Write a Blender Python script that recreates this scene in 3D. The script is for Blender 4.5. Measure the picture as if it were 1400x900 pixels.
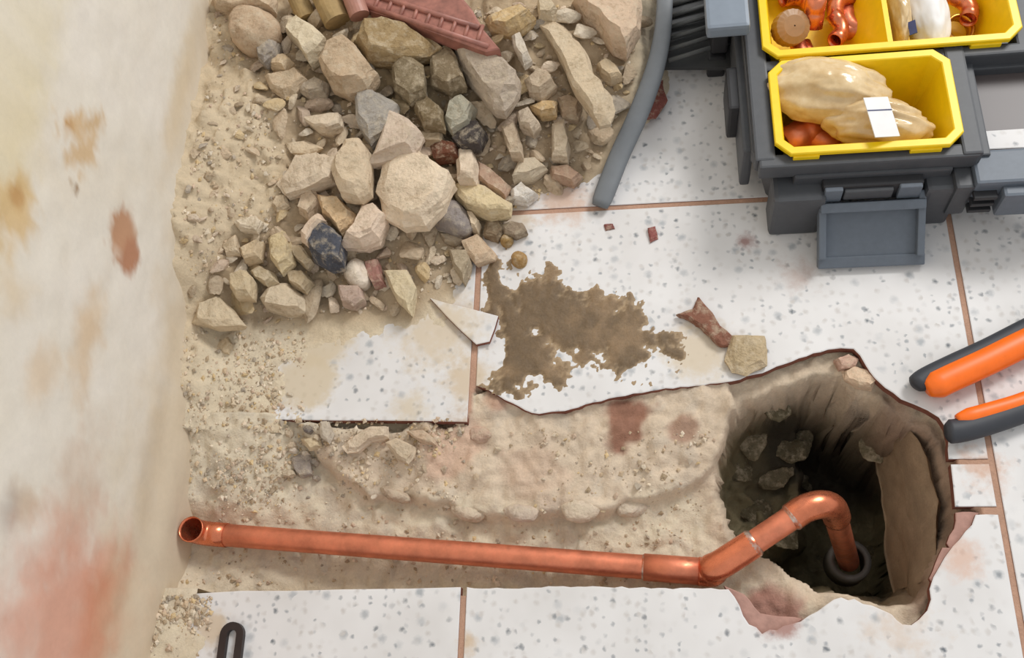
import bpy, bmesh, math, random
import numpy as np
from mathutils import Vector, Matrix

for o in list(bpy.data.objects):
    bpy.data.objects.remove(o)
S = bpy.context.scene
C = S.collection
random.seed(7)
rng = np.random.default_rng(11)

# ------------------------------------------------------------------ camera
F = 1300.0                     # focal length in pixels of the 1400x900 frame
HC = 1.1066                    # camera height above the tiles
VX, VY = -8600.0, (F * F - 91 * 8600.0) / 3000.0
_Y = np.array([91, 3000.0, -F]); _Y /= np.linalg.norm(_Y)
_X = -np.array([VX, -VY, -F]); _X /= np.linalg.norm(_X)
_Z = np.cross(_X, _Y)
RC = np.array([_X, _Y, _Z])    # camera axes -> world
cd = bpy.data.cameras.new('camera')
cam = bpy.data.objects.new('camera', cd); C.objects.link(cam)
cd.sensor_width = 36.0; cd.lens = F / 1400.0 * 36.0
cd.clip_start = 0.02; cd.clip_end = 50
cam.matrix_world = Matrix.Translation((0, 0, HC)) @ Matrix(RC.tolist()).to_4x4()
S.camera = cam

# ------------------------------------------------------------------ light
w = bpy.data.worlds.new('room_light'); S.world = w
w.use_nodes = True
bg = w.node_tree.nodes['Background']
bg.inputs['Color'].default_value = (0.965, 0.985, 1.0, 1)
bg.inputs['Strength'].default_value = 0.66

def area(name, loc, target, sx, sy, power, col):
    l = bpy.data.lights.new(name, 'AREA'); l.shape = 'RECTANGLE'
    l.size = sx; l.size_y = sy; l.energy = power; l.color = col
    o = bpy.data.objects.new(name, l); C.objects.link(o)
    o.location = loc
    o.rotation_euler = (Vector(target) - Vector(loc)).to_track_quat('-Z', 'Y').to_euler()
    return o
area('ceiling_lamp_light', (1.55, 2.25, 2.35), (-0.1, 0.5, 0), 0.95, 0.95, 62, (1.0, 0.985, 0.965))

S.view_settings.view_transform = 'Standard'
S.view_settings.look = 'None'
S.view_settings.gamma = 1.0
S.view_settings.use_curve_mapping = False
S.view_settings.exposure = 0.10

# ------------------------------------------------------------------ helpers
def at(px, py, z=0.0):
    d = RC @ np.array([px - 700.0, 450.0 - py, -F])
    t = (z - HC) / d[2]
    return np.array([t * d[0], t * d[1], z])

def atA(px, py, z):
    d = np.stack([px - 700.0, 450.0 - py, np.full_like(px, -F)], -1) @ RC.T
    t = (z - HC) / d[:, 2]
    return t * d[:, 0], t * d[:, 1]

def onwall(px, py, X):
    d = RC @ np.array([px - 700.0, 450.0 - py, -F])
    t = X / d[0]
    return np.array([X, t * d[1], HC + t * d[2]])

def lin(c):
    c = np.asarray(c, float) / 255.0
    return np.where(c <= 0.04045, c / 12.92, ((c + 0.055) / 1.055) ** 2.4)

def rgba(c):
    return tuple(lin(c)) + (1.0,)

def _h(ix, iy, iz, s):
    n = (ix * 374761393 + iy * 668265263 + iz * 2147483647 + s * 1274126177) & 0xffffffff
    n = ((n ^ (n >> 13)) * 1274126177) & 0xffffffff
    n = (n ^ (n >> 16)) & 0xffffffff
    return (n & 0xffffff) / float(0xffffff)

def vnoise(x, y, z=None, s=0):
    x = np.asarray(x, float); y = np.asarray(y, float)
    z = np.zeros_like(x) if z is None else np.asarray(z, float)
    fx, fy, fz = np.floor(x), np.floor(y), np.floor(z)
    ix, iy, iz = fx.astype(np.int64), fy.astype(np.int64), fz.astype(np.int64)
    u, v, t = x - fx, y - fy, z - fz
    u = u * u * (3 - 2 * u); v = v * v * (3 - 2 * v); t = t * t * (3 - 2 * t)
    r = 0
    for a in (0, 1):
        for b in (0, 1):
            for c in (0, 1):
                r = r + _h(ix + a, iy + b, iz + c, s) * np.where(a, u, 1 - u) * np.where(b, v, 1 - v) * np.where(c, t, 1 - t)
    return r * 2 - 1

def fbm(x, y, z=None, sc=10, octv=4, s=0, rough=0.5):
    r = 0; a = 1.0; tot = 0
    for k in range(octv):
        r = r + a * vnoise(np.asarray(x) * sc, np.asarray(y) * sc, None if z is None else np.asarray(z) * sc, s + 17 * k)
        tot += a; a *= rough; sc *= 2.03
    return r / tot

def sstep(a, b, x):
    t = np.clip((x - a) / (b - a), 0, 1)
    return t * t * (3 - 2 * t)

def sdf(poly, x, y):
    """signed distance to polygon, positive inside"""
    p = np.asarray(poly, float); n = len(p)
    d = np.full(x.shape, 1e9); ins = np.zeros(x.shape, bool)
    for i in range(n):
        a = p[i]; b = p[(i + 1) % n]; e = b - a
        t = np.clip(((x - a[0]) * e[0] + (y - a[1]) * e[1]) / max(e @ e, 1e-12), 0, 1)
        d = np.minimum(d, np.hypot(x - a[0] - t * e[0], y - a[1] - t * e[1]))
        if a[1] != b[1]:
            c = ((a[1] > y) != (b[1] > y)) & (x < (b[0] - a[0]) * (y - a[1]) / (b[1] - a[1]) + a[0])
            ins ^= c
    return np.where(ins, d, -d)

class RBF:
    def __init__(self, pts):
        p = np.asarray(pts, float); self.p = p[:, :2]; n = len(p)
        r = np.hypot(*(self.p[:, None] - self.p[None]).transpose(2, 0, 1))
        A = np.ones((n + 1, n + 1)); A[:n, :n] = r + np.eye(n) * 1e-4; A[n, n] = 0
        self.w = np.linalg.solve(A, np.append(p[:, 2], 0))
    def __call__(self, x, y):
        out = np.full(np.shape(x), self.w[-1])
        for (a, b), k in zip(self.p, self.w[:-1]):
            out = out + k * np.hypot(x - a, y - b)
        return out

def mesh_obj(name, verts, faces, mats=None, parent=None, smooth=False, mi=None, col=None):
    me = bpy.data.meshes.new(name)
    me.from_pydata([tuple(v) for v in verts], [], [tuple(f) for f in faces])
    if mats is not None:
        for m in (mats if isinstance(mats, (list, tuple)) else [mats]): me.materials.append(m)
    if mi is not None: me.polygons.foreach_set('material_index', mi)
    if smooth: me.polygons.foreach_set('use_smooth', [True] * len(me.polygons))
    if col is not None:
        a = me.color_attributes.new('tint', 'FLOAT_COLOR', 'POINT')
        c4 = np.ones((len(verts), 4)); c4[:, :3] = col
        a.data.foreach_set('color', c4.ravel())
    me.update()
    o = bpy.data.objects.new(name, me); C.objects.link(o)
    if parent: o.parent = parent
    return o

def bm_obj(name, bm, mat, parent=None, smooth=False):
    bmesh.ops.recalc_face_normals(bm, faces=bm.faces[:])
    me = bpy.data.meshes.new(name); bm.to_mesh(me); bm.free()
    me.materials.append(mat)
    if smooth: me.polygons.foreach_set('use_smooth', [True] * len(me.polygons))
    o = bpy.data.objects.new(name, me); C.objects.link(o)
    if parent: o.parent = parent
    return o

def tag(o, label, cat=None, group=None, kind=None):
    o['label'] = label
    if cat: o['category'] = cat
    if group: o['group'] = group
    if kind: o['kind'] = kind
    return o

def thing(name, loc, label, cat, group=None):
    o = bpy.data.objects.new(name, None); C.objects.link(o)
    o.empty_display_size = 0.02; o.location = loc
    return tag(o, label, cat, group)

def put(o, parent):
    """parent a world-space mesh under an empty without moving it"""
    o.parent = parent
    m = Matrix.Translation(parent.location)
    if parent.parent: m = Matrix.Translation(parent.parent.location) @ m
    o.matrix_parent_inverse = m.inverted()
    return o

def box(bm, x0, x1, y0, y1, z0, z1, bev=0.0, seg=2, M=None):
    r = bmesh.ops.create_cube(bm, size=1.0)
    vs = r['verts']
    for v in vs:
        v.co = Vector(((x0 + x1) / 2 + v.co.x * (x1 - x0), (y0 + y1) / 2 + v.co.y * (y1 - y0), (z0 + z1) / 2 + v.co.z * (z1 - z0)))
    if bev:
        es = list({e for v in vs for e in v.link_edges})
        r2 = bmesh.ops.bevel(bm, geom=es, offset=bev, segments=seg, affect='EDGES', profile=0.6)
        vs = list({v for f in r2['faces'] for v in f.verts} | {v for v in vs if v.is_valid})
    if M is not None:
        for v in vs: v.co = M @ v.co
    return vs

def grid_obj(name, xs, ys, zfun, mat, keep=None, col=None, smooth=True, warp=None):
    X, Y = np.meshgrid(xs, ys); Z = zfun(X, Y)
    nx, ny = len(xs), len(ys)
    idx = np.arange(nx * ny).reshape(ny, nx)
    q = np.stack([idx[:-1, :-1], idx[:-1, 1:], idx[1:, 1:], idx[1:, :-1]], -1).reshape(-1, 4)
    V = np.stack([X, Y, Z] if warp is None else warp(X, Y, Z), -1).reshape(-1, 3)
    cc = col(X, Y, Z).reshape(-1, 3) if col else None
    if keep is not None:
        k = keep(X, Y, Z).ravel()
        q = q[k[q].any(1)]
        used = np.unique(q); rem = np.zeros(len(V), int); rem[used] = np.arange(len(used))
        q = rem[q]; V = V[used]
        if cc is not None: cc = cc[used]
    return mesh_obj(name, V.tolist(), q.tolist(), mat, smooth=smooth, col=cc)

def tube(path, rad, seg=24, hollow=0.0, cap=False, flat=None):
    """verts, faces of a swept tube; rad number or list; hollow = wall thickness; flat=(a,b) ellipse scale"""
    P = [Vector(p) for p in path]; n = len(P)
    R = rad if isinstance(rad, (list, tuple)) else [rad] * n
    T = []
    for i in range(n):
        t = (P[min(i + 1, n - 1)] - P[max(i - 1, 0)]).normalized(); T.append(t)
    up = Vector((0, 0, 1)) if abs(T[0].z) < 0.9 else Vector((0, 1, 0))
    N = (up - T[0] * up.dot(T[0])).normalized()
    V = []; Fc = []
    fa = flat or (1, 1)
    frames = []
    for i in range(n):
        if i:
            ax = T[i - 1].cross(T[i])
            if ax.length > 1e-7:
                N = Matrix.Rotation(T[i - 1].angle(T[i]), 3, ax.normalized()) @ N
            N = (N - T[i] * N.dot(T[i])).normalized()
        frames.append((P[i], T[i].cross(N), N))
    def ring(i, r):
        p, B, Nn = frames[i]; b = len(V)
        for k in range(seg):
            a = 2 * math.pi * k / seg
            V.append(p + B * math.cos(a) * r * fa[0] + Nn * math.sin(a) * r * fa[1])
        return b
    rings = [ring(i, R[i]) for i in range(n)]
    if hollow:
        rings += [ring(i, R[i] - hollow) for i in range(n - 1, -1, -1)]
        rings.append(rings[0])
    for a, b in zip(rings[:-1], rings[1:]):
        for k in range(seg):
            Fc.append((a + k, a + (k + 1) % seg, b + (k + 1) % seg, b + k))
    if cap and not hollow:
        Fc.append(tuple(range(seg - 1, -1, -1))); Fc.append(tuple(rings[-1] + k for k in range(seg)))
    return V, Fc

def smooth_path(pts, n=8):
    P = [Vector(p) for p in pts]; out = []
    for i in range(len(P) - 1):
        p0 = P[max(i - 1, 0)]; p1 = P[i]; p2 = P[i + 1]; p3 = P[min(i + 2, len(P) - 1)]
        for k in range(n):
            t = k / n
            out.append(0.5 * ((2 * p1) + (p2 - p0) * t + (2 * p0 - 5 * p1 + 4 * p2 - p3) * t * t + (3 * p1 - p0 - 3 * p2 + p3) * t ** 3))
    out.append(P[-1]); return out

# ------------------------------------------------------------------ materials
def mat(name):
    m = bpy.data.materials.new(name); m.use_nodes = True
    return m, m.node_tree, m.node_tree.nodes['Principled BSDF']

def N(nt, t, **kw):
    n = nt.nodes.new(t)
    for k, v in kw.items(): setattr(n, k, v)
    return n

def noise(nt, vec, scale, detail=4, rough=0.55):
    n = N(nt, 'ShaderNodeTexNoise'); n.inputs['Scale'].default_value = scale
    n.inputs['Detail'].default_value = detail; n.inputs['Roughness'].default_value = rough
    if vec is not None: nt.links.new(vec, n.inputs['Vector'])
    return n

def ramp(nt, src, stops):
    r = N(nt, 'ShaderNodeValToRGB')
    while len(r.color_ramp.elements) > 1: r.color_ramp.elements.remove(r.color_ramp.elements[-1])
    r.color_ramp.elements[0].position = stops[0][0]; r.color_ramp.elements[0].color = stops[0][1]
    for p, c in stops[1:]:
        e = r.color_ramp.elements.new(p); e.color = c
    nt.links.new(src, r.inputs['Fac']); return r

def mixc(nt, fac, a, b, mode='MIX'):
    m = N(nt, 'ShaderNodeMix', data_type='RGBA', blend_type=mode)
    for sock, v in ((m.inputs['Factor'], fac), (m.inputs[6], a), (m.inputs[7], b)):
        if isinstance(v, (int, float)): sock.default_value = v
        elif isinstance(v, tuple): sock.default_value = v
        else: nt.links.new(v, sock)
    return m.outputs[2]

def bump(nt, b, src, strength, dist=0.002):
    n = N(nt, 'ShaderNodeBump'); n.inputs['Strength'].default_value = strength
    n.inputs['Distance'].default_value = dist
    nt.links.new(src, n.inputs['Height']); nt.links.new(n.outputs[0], b.inputs['Normal'])

def math_n(nt, op, a, b=None):
    m = N(nt, 'ShaderNodeMath', operation=op)
    for s, v in zip(m.inputs, (a, b)):
        if v is None: continue
        if isinstance(v, (int, float)): s.default_value = v
        else: nt.links.new(v, s)
    return m.outputs[0]

G = lambda v: (v, v, v, 1)

def plain(name, c, rough=0.5, metal=0.0, spec=0.5, var=0.12, vscale=60, bumpy=0.0, coat=0.0):
    m, nt, b = mat(name)
    tc = N(nt, 'ShaderNodeNewGeometry')
    n = noise(nt, tc.outputs['Position'], vscale, 5)
    c = lin(c)
    r = ramp(nt, n.outputs['Fac'], [(0.3, tuple(c * (1 - var)) + (1,)), (0.7, tuple(np.minimum(c * (1 + var), 1)) + (1,))])
    nt.links.new(r.outputs[0], b.inputs['Base Color'])
    b.inputs['Roughness'].default_value = rough; b.inputs['Metallic'].default_value = metal
    b.inputs['Specular IOR Level'].default_value = spec
    b.inputs['Coat Weight'].default_value = coat
    if bumpy: bump(nt, b, n.outputs['Fac'], bumpy)
    return m

# terrazzo tile
def make_tile_mat():
    m, nt, b = mat('terrazzo_tile')
    g = N(nt, 'ShaderNodeNewGeometry'); pos = g.outputs['Position']
    base = noise(nt, pos, 9, 3)
    col = ramp(nt, base.outputs['Fac'], [(0.35, rgba((214, 211, 209))), (0.65, rgba((226, 224, 223)))]).outputs[0]
    wn = noise(nt, pos, 160, 2)
    wv = N(nt, 'ShaderNodeVectorMath', operation='MULTIPLY_ADD')
    nt.links.new(wn.outputs['Color'], wv.inputs[0]); wv.inputs[1].default_value = (0.006, 0.006, 0.006); nt.links.new(pos, wv.inputs[2])
    for sc, lo, hi, c, keep in ((44, 0.08, 0.30, (170, 173, 176), 0.70), (58, 0.06, 0.24, (112, 117, 122), 0.76), (110, 0.10, 0.34, (160, 162, 165), 0.74), (80, 0.08, 0.36, (200, 195, 191), 0.5)):
        v = N(nt, 'ShaderNodeTexVoronoi', voronoi_dimensions='2D'); v.inputs['Scale'].default_value = sc
        nt.links.new(wv.outputs[0], v.inputs['Vector'])
        d = ramp(nt, v.outputs['Distance'], [(lo, G(1)), (hi, G(0))]).outputs[0]
        sep = N(nt, 'ShaderNodeSeparateColor'); nt.links.new(v.outputs['Color'], sep.inputs[0])
        k = math_n(nt, 'GREATER_THAN', sep.outputs[0], keep)
        k2 = math_n(nt, 'MULTIPLY', k, sep.outputs[1])
        f = math_n(nt, 'MULTIPLY', d, k2)
        col = mixc(nt, f, col, rgba(c))
    # trodden reddish and sandy dirt
    spots = [((1062, 842), .035, (160, 112, 100), 1.5), ((1315, 765), .035, (212, 180, 162), 1.1), ((1020, 330), .022, (150, 110, 104), 0.9), ((1090, 375), .04, (190, 172, 164), 0.8),
             ((955, 480), .06, (206, 190, 165), 1.3), ((690, 300), .06, (205, 188, 165), 1.2), ((770, 275), .06, (205, 175, 155), 1.0), ((640, 590), .05, (190, 165, 140), 1.0), ((600, 450), .09, (208, 192, 168), 1.1),
             ((1230, 860), .06, (212, 196, 182), .8), ((1345, 640), .04, (205, 165, 140), .9), ((640, 880), .02, (205, 180, 150), 1.0), ((420, 520), .055, (206, 190, 163), 1.9), ((440, 460), .06, (206, 190, 163), 1.9), ((640, 520), .05, (205, 186, 160), 1.2), ((560, 560), .04, (208, 194, 172), 1.0), ((290, 860), .03, (205, 186, 160), 1.5)]
    dn = noise(nt, pos, 55, 6, 0.65)
    for (px, py), r, c, st in spots:
        p = at(px, py)
        dd = N(nt, 'ShaderNodeVectorMath', operation='DISTANCE'); nt.links.new(pos, dd.inputs[0]); dd.inputs[1].default_value = tuple(p)
        fall = math_n(nt, 'SUBTRACT', 1.0, math_n(nt, 'DIVIDE', dd.outputs['Value'], r))
        fall = math_n(nt, 'MAXIMUM', fall, 0.0)
        k = math_n(nt, 'MULTIPLY', fall, st)
        k = math_n(nt, 'ADD', k, math_n(nt, 'MULTIPLY', math_n(nt, 'SUBTRACT', dn.outputs['Fac'], 0.5), 1.6))
        kk = N(nt, 'ShaderNodeMapRange', interpolation_type='SMOOTHSTEP'); nt.links.new(k, kk.inputs[0])
        kk.inputs[1].default_value = 0.1; kk.inputs[2].default_value = 0.95
        inr = math_n(nt, 'GREATER_THAN', fall, 0.001)
        f = math_n(nt, 'MULTIPLY', math_n(nt, 'MULTIPLY', kk.outputs[0], inr), 0.85)
        col = mixc(nt, f, col, rgba(c))
    nt.links.new(col, b.inputs['Base Color'])
    b.inputs['Roughness'].default_value = 0.55; b.inputs['Specular IOR Level'].default_value = 0.35
    bump(nt, b, dn.outputs['Fac'], 0.08, 0.001)
    return m
M_TILE = make_tile_mat()
M_BODY = plain('tile_clay_body', (128, 82, 68), 0.9, spec=0.2, var=0.25, vscale=120, bumpy=0.5)

def attr_mat(name, rough, sc1, amt, bs, bd, sc2=300, spec=0.2):
    m, nt, b = mat(name)
    a = N(nt, 'ShaderNodeVertexColor', layer_name='tint')
    g = N(nt, 'ShaderNodeNewGeometry')
    n1 = noise(nt, g.outputs['Position'], sc1, 6, 0.65)
    n2 = noise(nt, g.outputs['Position'], sc2, 5, 0.7)
    f = math_n(nt, 'ADD', math_n(nt, 'MULTIPLY', n1.outputs['Fac'], 0.5), math_n(nt, 'MULTIPLY', n2.outputs['Fac'], 0.5))
    r = ramp(nt, f, [(0.32, G(1 - amt)), (0.68, G(1 + amt))])
    col = mixc(nt, 1.0, a.outputs[0], r.outputs[0], 'MULTIPLY')
    nt.links.new(col, b.inputs['Base Color'])
    b.inputs['Roughness'].default_value = rough; b.inputs['Specular IOR Level'].default_value = spec
    bump(nt, b, f, bs, bd)
    return m
M_GROUND = attr_mat('trench_soil', 0.95, 45, 0.16, 0.7, 0.004)
M_DUST = attr_mat('cement_dust', 0.97, 70, 0.14, 0.8, 0.003)
M_WALL = attr_mat('old_plaster', 0.8, 25, 0.05, 0.25, 0.002, 140)
M_MUD = attr_mat('wet_mud', 0.55, 60, 0.25, 0.6, 0.003, spec=0.4)

def rock_mat():
    m, nt, b = mat('broken_stone')
    oi = N(nt, 'ShaderNodeObjectInfo')
    tc = N(nt, 'ShaderNodeNewGeometry')
    n1 = noise(nt, tc.outputs['Position'], 40, 6, 0.65); n2 = noise(nt, tc.outputs['Position'], 190, 5, 0.7)
    f = math_n(nt, 'ADD', math_n(nt, 'MULTIPLY', n1.outputs['Fac'], 0.55), math_n(nt, 'MULTIPLY', n2.outputs['Fac'], 0.45))
    r = ramp(nt, f, [(0.32, (0.60, 0.55, 0.48, 1)), (0.48, G(1.0)), (0.68, (1.16, 1.15, 1.14, 1))])
    col = mixc(nt, 1.0, oi.outputs['Color'], r.outputs[0], 'MULTIPLY')
    n3 = noise(nt, tc.outputs['Position'], 75, 5, 0.7)
    k = ramp(nt, n3.outputs['Fac'], [(0.48, G(0)), (0.68, G(0.6))])
    col = mixc(nt, k.outputs[0], col, rgba((212, 196, 170)))
    nt.links.new(col, b.inputs['Base Color'])
    b.inputs['Roughness'].default_value = 0.93; b.inputs['Specular IOR Level'].default_value = 0.2
    bump(nt, b, f, 1.0, 0.007)
    return m
M_ROCK = rock_mat()

# ------------------------------------------------------------------ world-space layout of the floor
WX = -0.602                                       # plane of the wall
AX, BX = -0.230, 0.368                            # joints running away from the camera
H1 = 0.658                                        # joint running across
P = lambda pts, z=0.0: [tuple(at(x, y, z)[:2]) for x, y in pts]

# edge of the broken tile above the trench
edge_up = [(664, 531), (681, 541), (700, 551), (718, 561), (737, 566), (754, 563), (772, 562), (800, 553), (832, 545), (866, 538), (900, 533), (930, 529), (962, 527), (990, 523), (1012, 519), (1032, 512), (1052, 506), (1072, 498), (1092, 490), (1112, 483), (1132, 478), (1150, 476), (1167, 477), (1176, 486), (1184, 500), (1196, 517), (1210, 530), (1232, 546), (1250, 553), (1268, 561), (1284, 571), (1293, 585), (1297, 602), (1297, 628)]
edge_low = [(280, 811), (330, 808), (400, 808), (470, 806), (560, 805), (640, 803), (700, 805), (760, 802), (830, 803), (900, 804), (960, 805), (996, 806), (1004, 816), (1011, 828), (1016, 842), (1024, 854), (1034, 858), (1042, 867), (1052, 861), (1062, 862), (1071, 856), (1084, 853), (1095, 850), (1106, 842), (1118, 836), (1130, 827), (1140, 820), (1150, 817), (1160, 821), (1168, 819), (1180, 826), (1192, 828), (1206, 834), (1219, 840), (1226, 848), (1234, 854), (1246, 855), (1257, 847), (1268, 835), (1273, 820), (1271, 806), (1276, 790), (1283, 778), (1292, 762), (1303, 747), (1312, 738), (1320, 727), (1329, 718), (1334, 704)]
trench = P([(238, 576), (300, 575), (375, 574), (648, 577), (655, 535)] + edge_up + [(1299, 634), (1302, 660), (1305, 694)] + edge_low[::-1])
trench[0] = (WX - 0.02, trench[0][1]); trench.append((WX - 0.02, trench[-1][1]))

g_ = 0.0035
Yb = -0.55; Yt = 1.26
x_r = 1.4
tilesP = {}
tilesP['upper_mid'] = [(AX + g_, H1 + g_), (BX - g_, H1 + g_), (BX - g_, Yt), (AX + g_, Yt)]
tilesP['upper_left'] = [(WX, H1 + g_), (AX - g_, H1 + g_), (AX - g_, Yt), (WX, Yt)]
saw = [tuple(at(x, y)[:2]) for x, y in ((648, 577), (600, 576), (520, 575), (450, 575), (400, 574), (300, 575))]
tilesP['cut_left'] = [(WX, saw[-1][1])] + saw[::-1][1:-1] + [(AX - g_ - 0.002, saw[0][1])] + [(AX - g_, H1 - g_), (WX, H1 - g_)]
up = P(edge_up)
tilesP['broken_mid'] = [(AX + g_, H1 - g_), (AX + g_, up[0][1] + .004)] + up + [(BX - g_, up[-1][1]), (BX - g_, H1 - g_)]
s3 = P([(1300, 635), (1303, 660), (1306, 693)])
y3b = s3[-1][1]; y3a = s3[0][1]
tilesP['strip'] = [(BX - g_, y3a), s3[0], s3[1], s3[2], (BX - g_, y3b)]
low = P(edge_low)
YL = H1 - 0.6
i0 = [i for i, p in enumerate(edge_low) if p[0] == 640][0]
tilesP['lower_mid'] = [(AX + g_ , YL + g_), (AX + g_, low[i0][1])] + low[i0 + 1:] + [(BX - g_, low[-1][1]), (BX - g_, YL + g_)]
tilesP['lower_left'] = [(WX, YL + g_), (WX, low[0][1] - .004)] + low[:i0] + [(AX - g_, low[i0][1]), (AX - g_, YL + g_)]
for nm, (a, b) in {'r0': (BX + g_, BX + 0.6 - g_), 'r1': (BX + 0.6 + g_, x_r)}.items():
    for k, (c, d) in enumerate(((YL + g_, H1 - g_), (H1 + g_, Yt), (Yb, YL - g_))):
        tilesP[nm + str(k)] = [(a, c), (b, c), (b, d), (a, d)]
tilesP['b0'] = [(WX, Yb), (AX - g_, Yb), (AX - g_, YL - g_), (WX, YL - g_)]
tilesP['b1'] = [(AX + g_, Yb), (BX - g_, Yb), (BX - g_, YL - g_), (AX + g_, YL - g_)]
for k, (a, b) in enumerate(((WX, AX - g_), (AX + g_, BX - g_), (BX + g_, BX + 0.6 - g_), (BX + 0.6 + g_, x_r))):
    tilesP['t%d' % k] = [(a, Yt + 2 * g_), (b, Yt + 2 * g_), (b, Yt + 0.5), (a, Yt + 0.5)]

# hole in the trench
hole = P([(1012, 545), (1046, 534), (1086, 524), (1118, 519), (1146, 524), (1163, 536), (1185, 549), (1213, 567), (1250, 592), (1278, 612), (1292, 650), (1304, 690), (1302, 735), (1286, 775), (1266, 805), (1250, 824), (1215, 832), (1190, 824), (1152, 818), (1118, 812), (1084, 792), (1050, 768), (1018, 757), (1003, 742), (996, 718), (978, 685), (974, 652), (976, 625), (986, 590), (1003, 562)], -0.035)
pitP = P([(1060, 500), (1110, 490), (1170, 510), (1225, 560), (1260, 610), (1285, 680), (1285, 760), (1250, 815), (1170, 812), (1090, 790), (1050, 752), (1100, 725), (1110, 660), (1095, 600)], -.17)
ledge = P([(420, 590), (440, 630), (455, 655), (490, 668), (540, 680), (600, 690), (650, 700), (700, 708), (760, 708), (820, 700), (880, 690), (930, 672), (975, 650), (1010, 600), (1000, 520), (650, 545), (640, 585)], -0.03)
tr_pts = [(245, 582, .014), (300, 582, .013), (345, 582, .010), (385, 586, -.004), (250, 610, .008), (320, 610, .002), (400, 605, -.012), (480, 600, -.026), (600, 620, -.030), (750, 590, -.026), (900, 590, -.026), (970, 620, -.030), (250, 680, -.008), (350, 680, -.024), (430, 650, -.034), (500, 700, -.046), (650, 730, -.050), (800, 735, -.050), (940, 725, -.046), (270, 730, -.052), (300, 745, -.050), (400, 760, -.050), (600, 785, -.050), (800, 795, -.048), (950, 798, -.040), (262, 785, -.040), (232, 800, -.018), (1000, 775, -.044), (1060, 815, -.022), (1110, 835, -.014), (1250, 840, -.014), (1300, 770, -.018), (1320, 720, -.016), (1290, 600, -.022), (1200, 530, -.020), (1100, 508, -.014), (1050, 522, -.016), (1160, 495, -.014), (1010, 535, -.02), (1170, 822, -.01)]
trf = RBF([tuple(at(a, b, c)) for a, b, c in tr_pts])

def hole_d(x, y):
    return sdf(hole, x, y) + 0.010 * fbm(x, y, sc=26, octv=4, s=21)

def lumps(x, y, sc, s):
    return 2.2 * np.abs(fbm(x, y, sc=sc, octv=3, s=s)) + .2

def ground(x, y):
    x = np.asarray(x, float); y = np.asarray(y, float)
    d = sdf(trench, x, y) + 0.007
    z = trf(x, y)
    n = fbm(x, y, sc=28, octv=5, s=3)
    z = z + 0.006 * n + 0.005 * (lumps(x, y, 34, 5) - .6) + 0.0028 * fbm(x, y, sc=130, octv=3, s=7)
    l = sdf(ledge, x, y) + 0.012 * fbm(x, y, sc=30, octv=3, s=9)
    z = z + 0.020 * sstep(-0.003, 0.004, l) - 0.006 * sstep(-.50, -.44, x)
    h = hole_d(x, y)
    deep = 0.15 + 0.03 * fbm(x, y, sc=18, octv=4, s=31)
    pit = sdf(pitP, x, y) + 0.016 * fbm(x, y, sc=24, octv=4, s=37)
    z = z - deep * sstep(-0.001, 0.020, h) - 0.17 * sstep(-.012, .022, pit) * sstep(0, .02, h) - 0.03 * sstep(0.015, 0.07, h) + 0.014 * sstep(.01, .03, h) * fbm(x, y, sc=45, octv=3, s=33)
    return np.where(d > 0, np.minimum(z, 0.016), -0.0018)

def ground_col(X, Y, Z):
    sand = lin((214, 200, 176)); pink = lin((211, 190, 167)); redd = lin((138, 88, 68)); soil = lin((128, 118, 92)); grey = lin((188, 178, 164)); grout = lin((186, 148, 126)); slab = lin((196, 168, 138)); mort = lin((208, 188, 164))
    n = fbm(X, Y, sc=14, octv=5, s=41); n2 = fbm(X, Y, sc=50, octv=4, s=43)
    c = np.ones(X.shape + (3,)) * sand
    def lay(c, k, col): return c * (1 - k[..., None]) + np.asarray(col) * k[..., None]
    l = sdf(ledge, X, Y)
    c = lay(c, sstep(-0.01, 0.02, l + 0.02 * n) * 0.75, pink)
    c = lay(c, sstep(0.1, 0.4, n2) * 0.35, grey)
    for (px, py), r, k, cc in (((855, 580), 0.05, .85, redd), ((930, 590), .03, .6, redd), ((680, 545), .03, .6, (0.42, 0.2, 0.13)), ((620, 610), .08, .35, lin((205, 150, 125))), ((1050, 845), .05, .9, lin((165, 118, 105))), ((720, 640), .09, .3, lin((190, 150, 128)))):
        p = at(px, py, -0.02); d = np.hypot(X - p[0], Y - p[1])
        c = lay(c, k * sstep(0.35, 0.65, 1 - d / r + 0.5 * n + .3 * n2 + .1), cc)
    top = np.clip(-Z, 0, 1)
    hd = hole_d(X, Y)
    c = lay(c, sstep(-.035, -.008, hd) * .8, mort * (1 + .25 * n2[..., None]))
    c = lay(c, sstep(-.03, -.004, hd) * sstep(.245, .275, X + .01 * n2) * .8, lin((150, 124, 106)) * (1 + .5 * n2[..., None]))
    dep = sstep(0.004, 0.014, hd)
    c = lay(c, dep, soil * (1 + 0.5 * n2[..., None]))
    c = lay(c, dep * sstep(.30, .345, Y + .012 * n2) * sstep(.10, .15, X + .02 * n), lin((66, 61, 51)))  # upper shaft side darkened: its shade is put into the earth colour
    # brown clay slab standing at the right side of the shaft
    p = at(1250, 690, -0.1); p2 = at(1265, 560, -0.1)
    k = sstep(0.215, 0.235, X + 0.012 * n) * dep * sstep(-.27, -.23, Z + .03 * n) * sstep(.352, .338, Y + .012 * n)
    c = lay(c, k * 0.3, slab)
    d = sdf(trench, X, Y) + 0.007
    c = lay(c, (d <= 0) * 1.0, grout)
    return np.clip(c, 0.01, 0.9)

def hole_warp(X, Y, Z):
    # lumpy shaft sides: push steep faces in and out by a spatial noise
    k = sstep(.035, .07, -Z)
    return [X + k * .014 * fbm(X, Y, Z, sc=26, octv=4, s=51), Y + k * .014 * fbm(X, Y, Z, sc=26, octv=4, s=57), Z]

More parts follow.
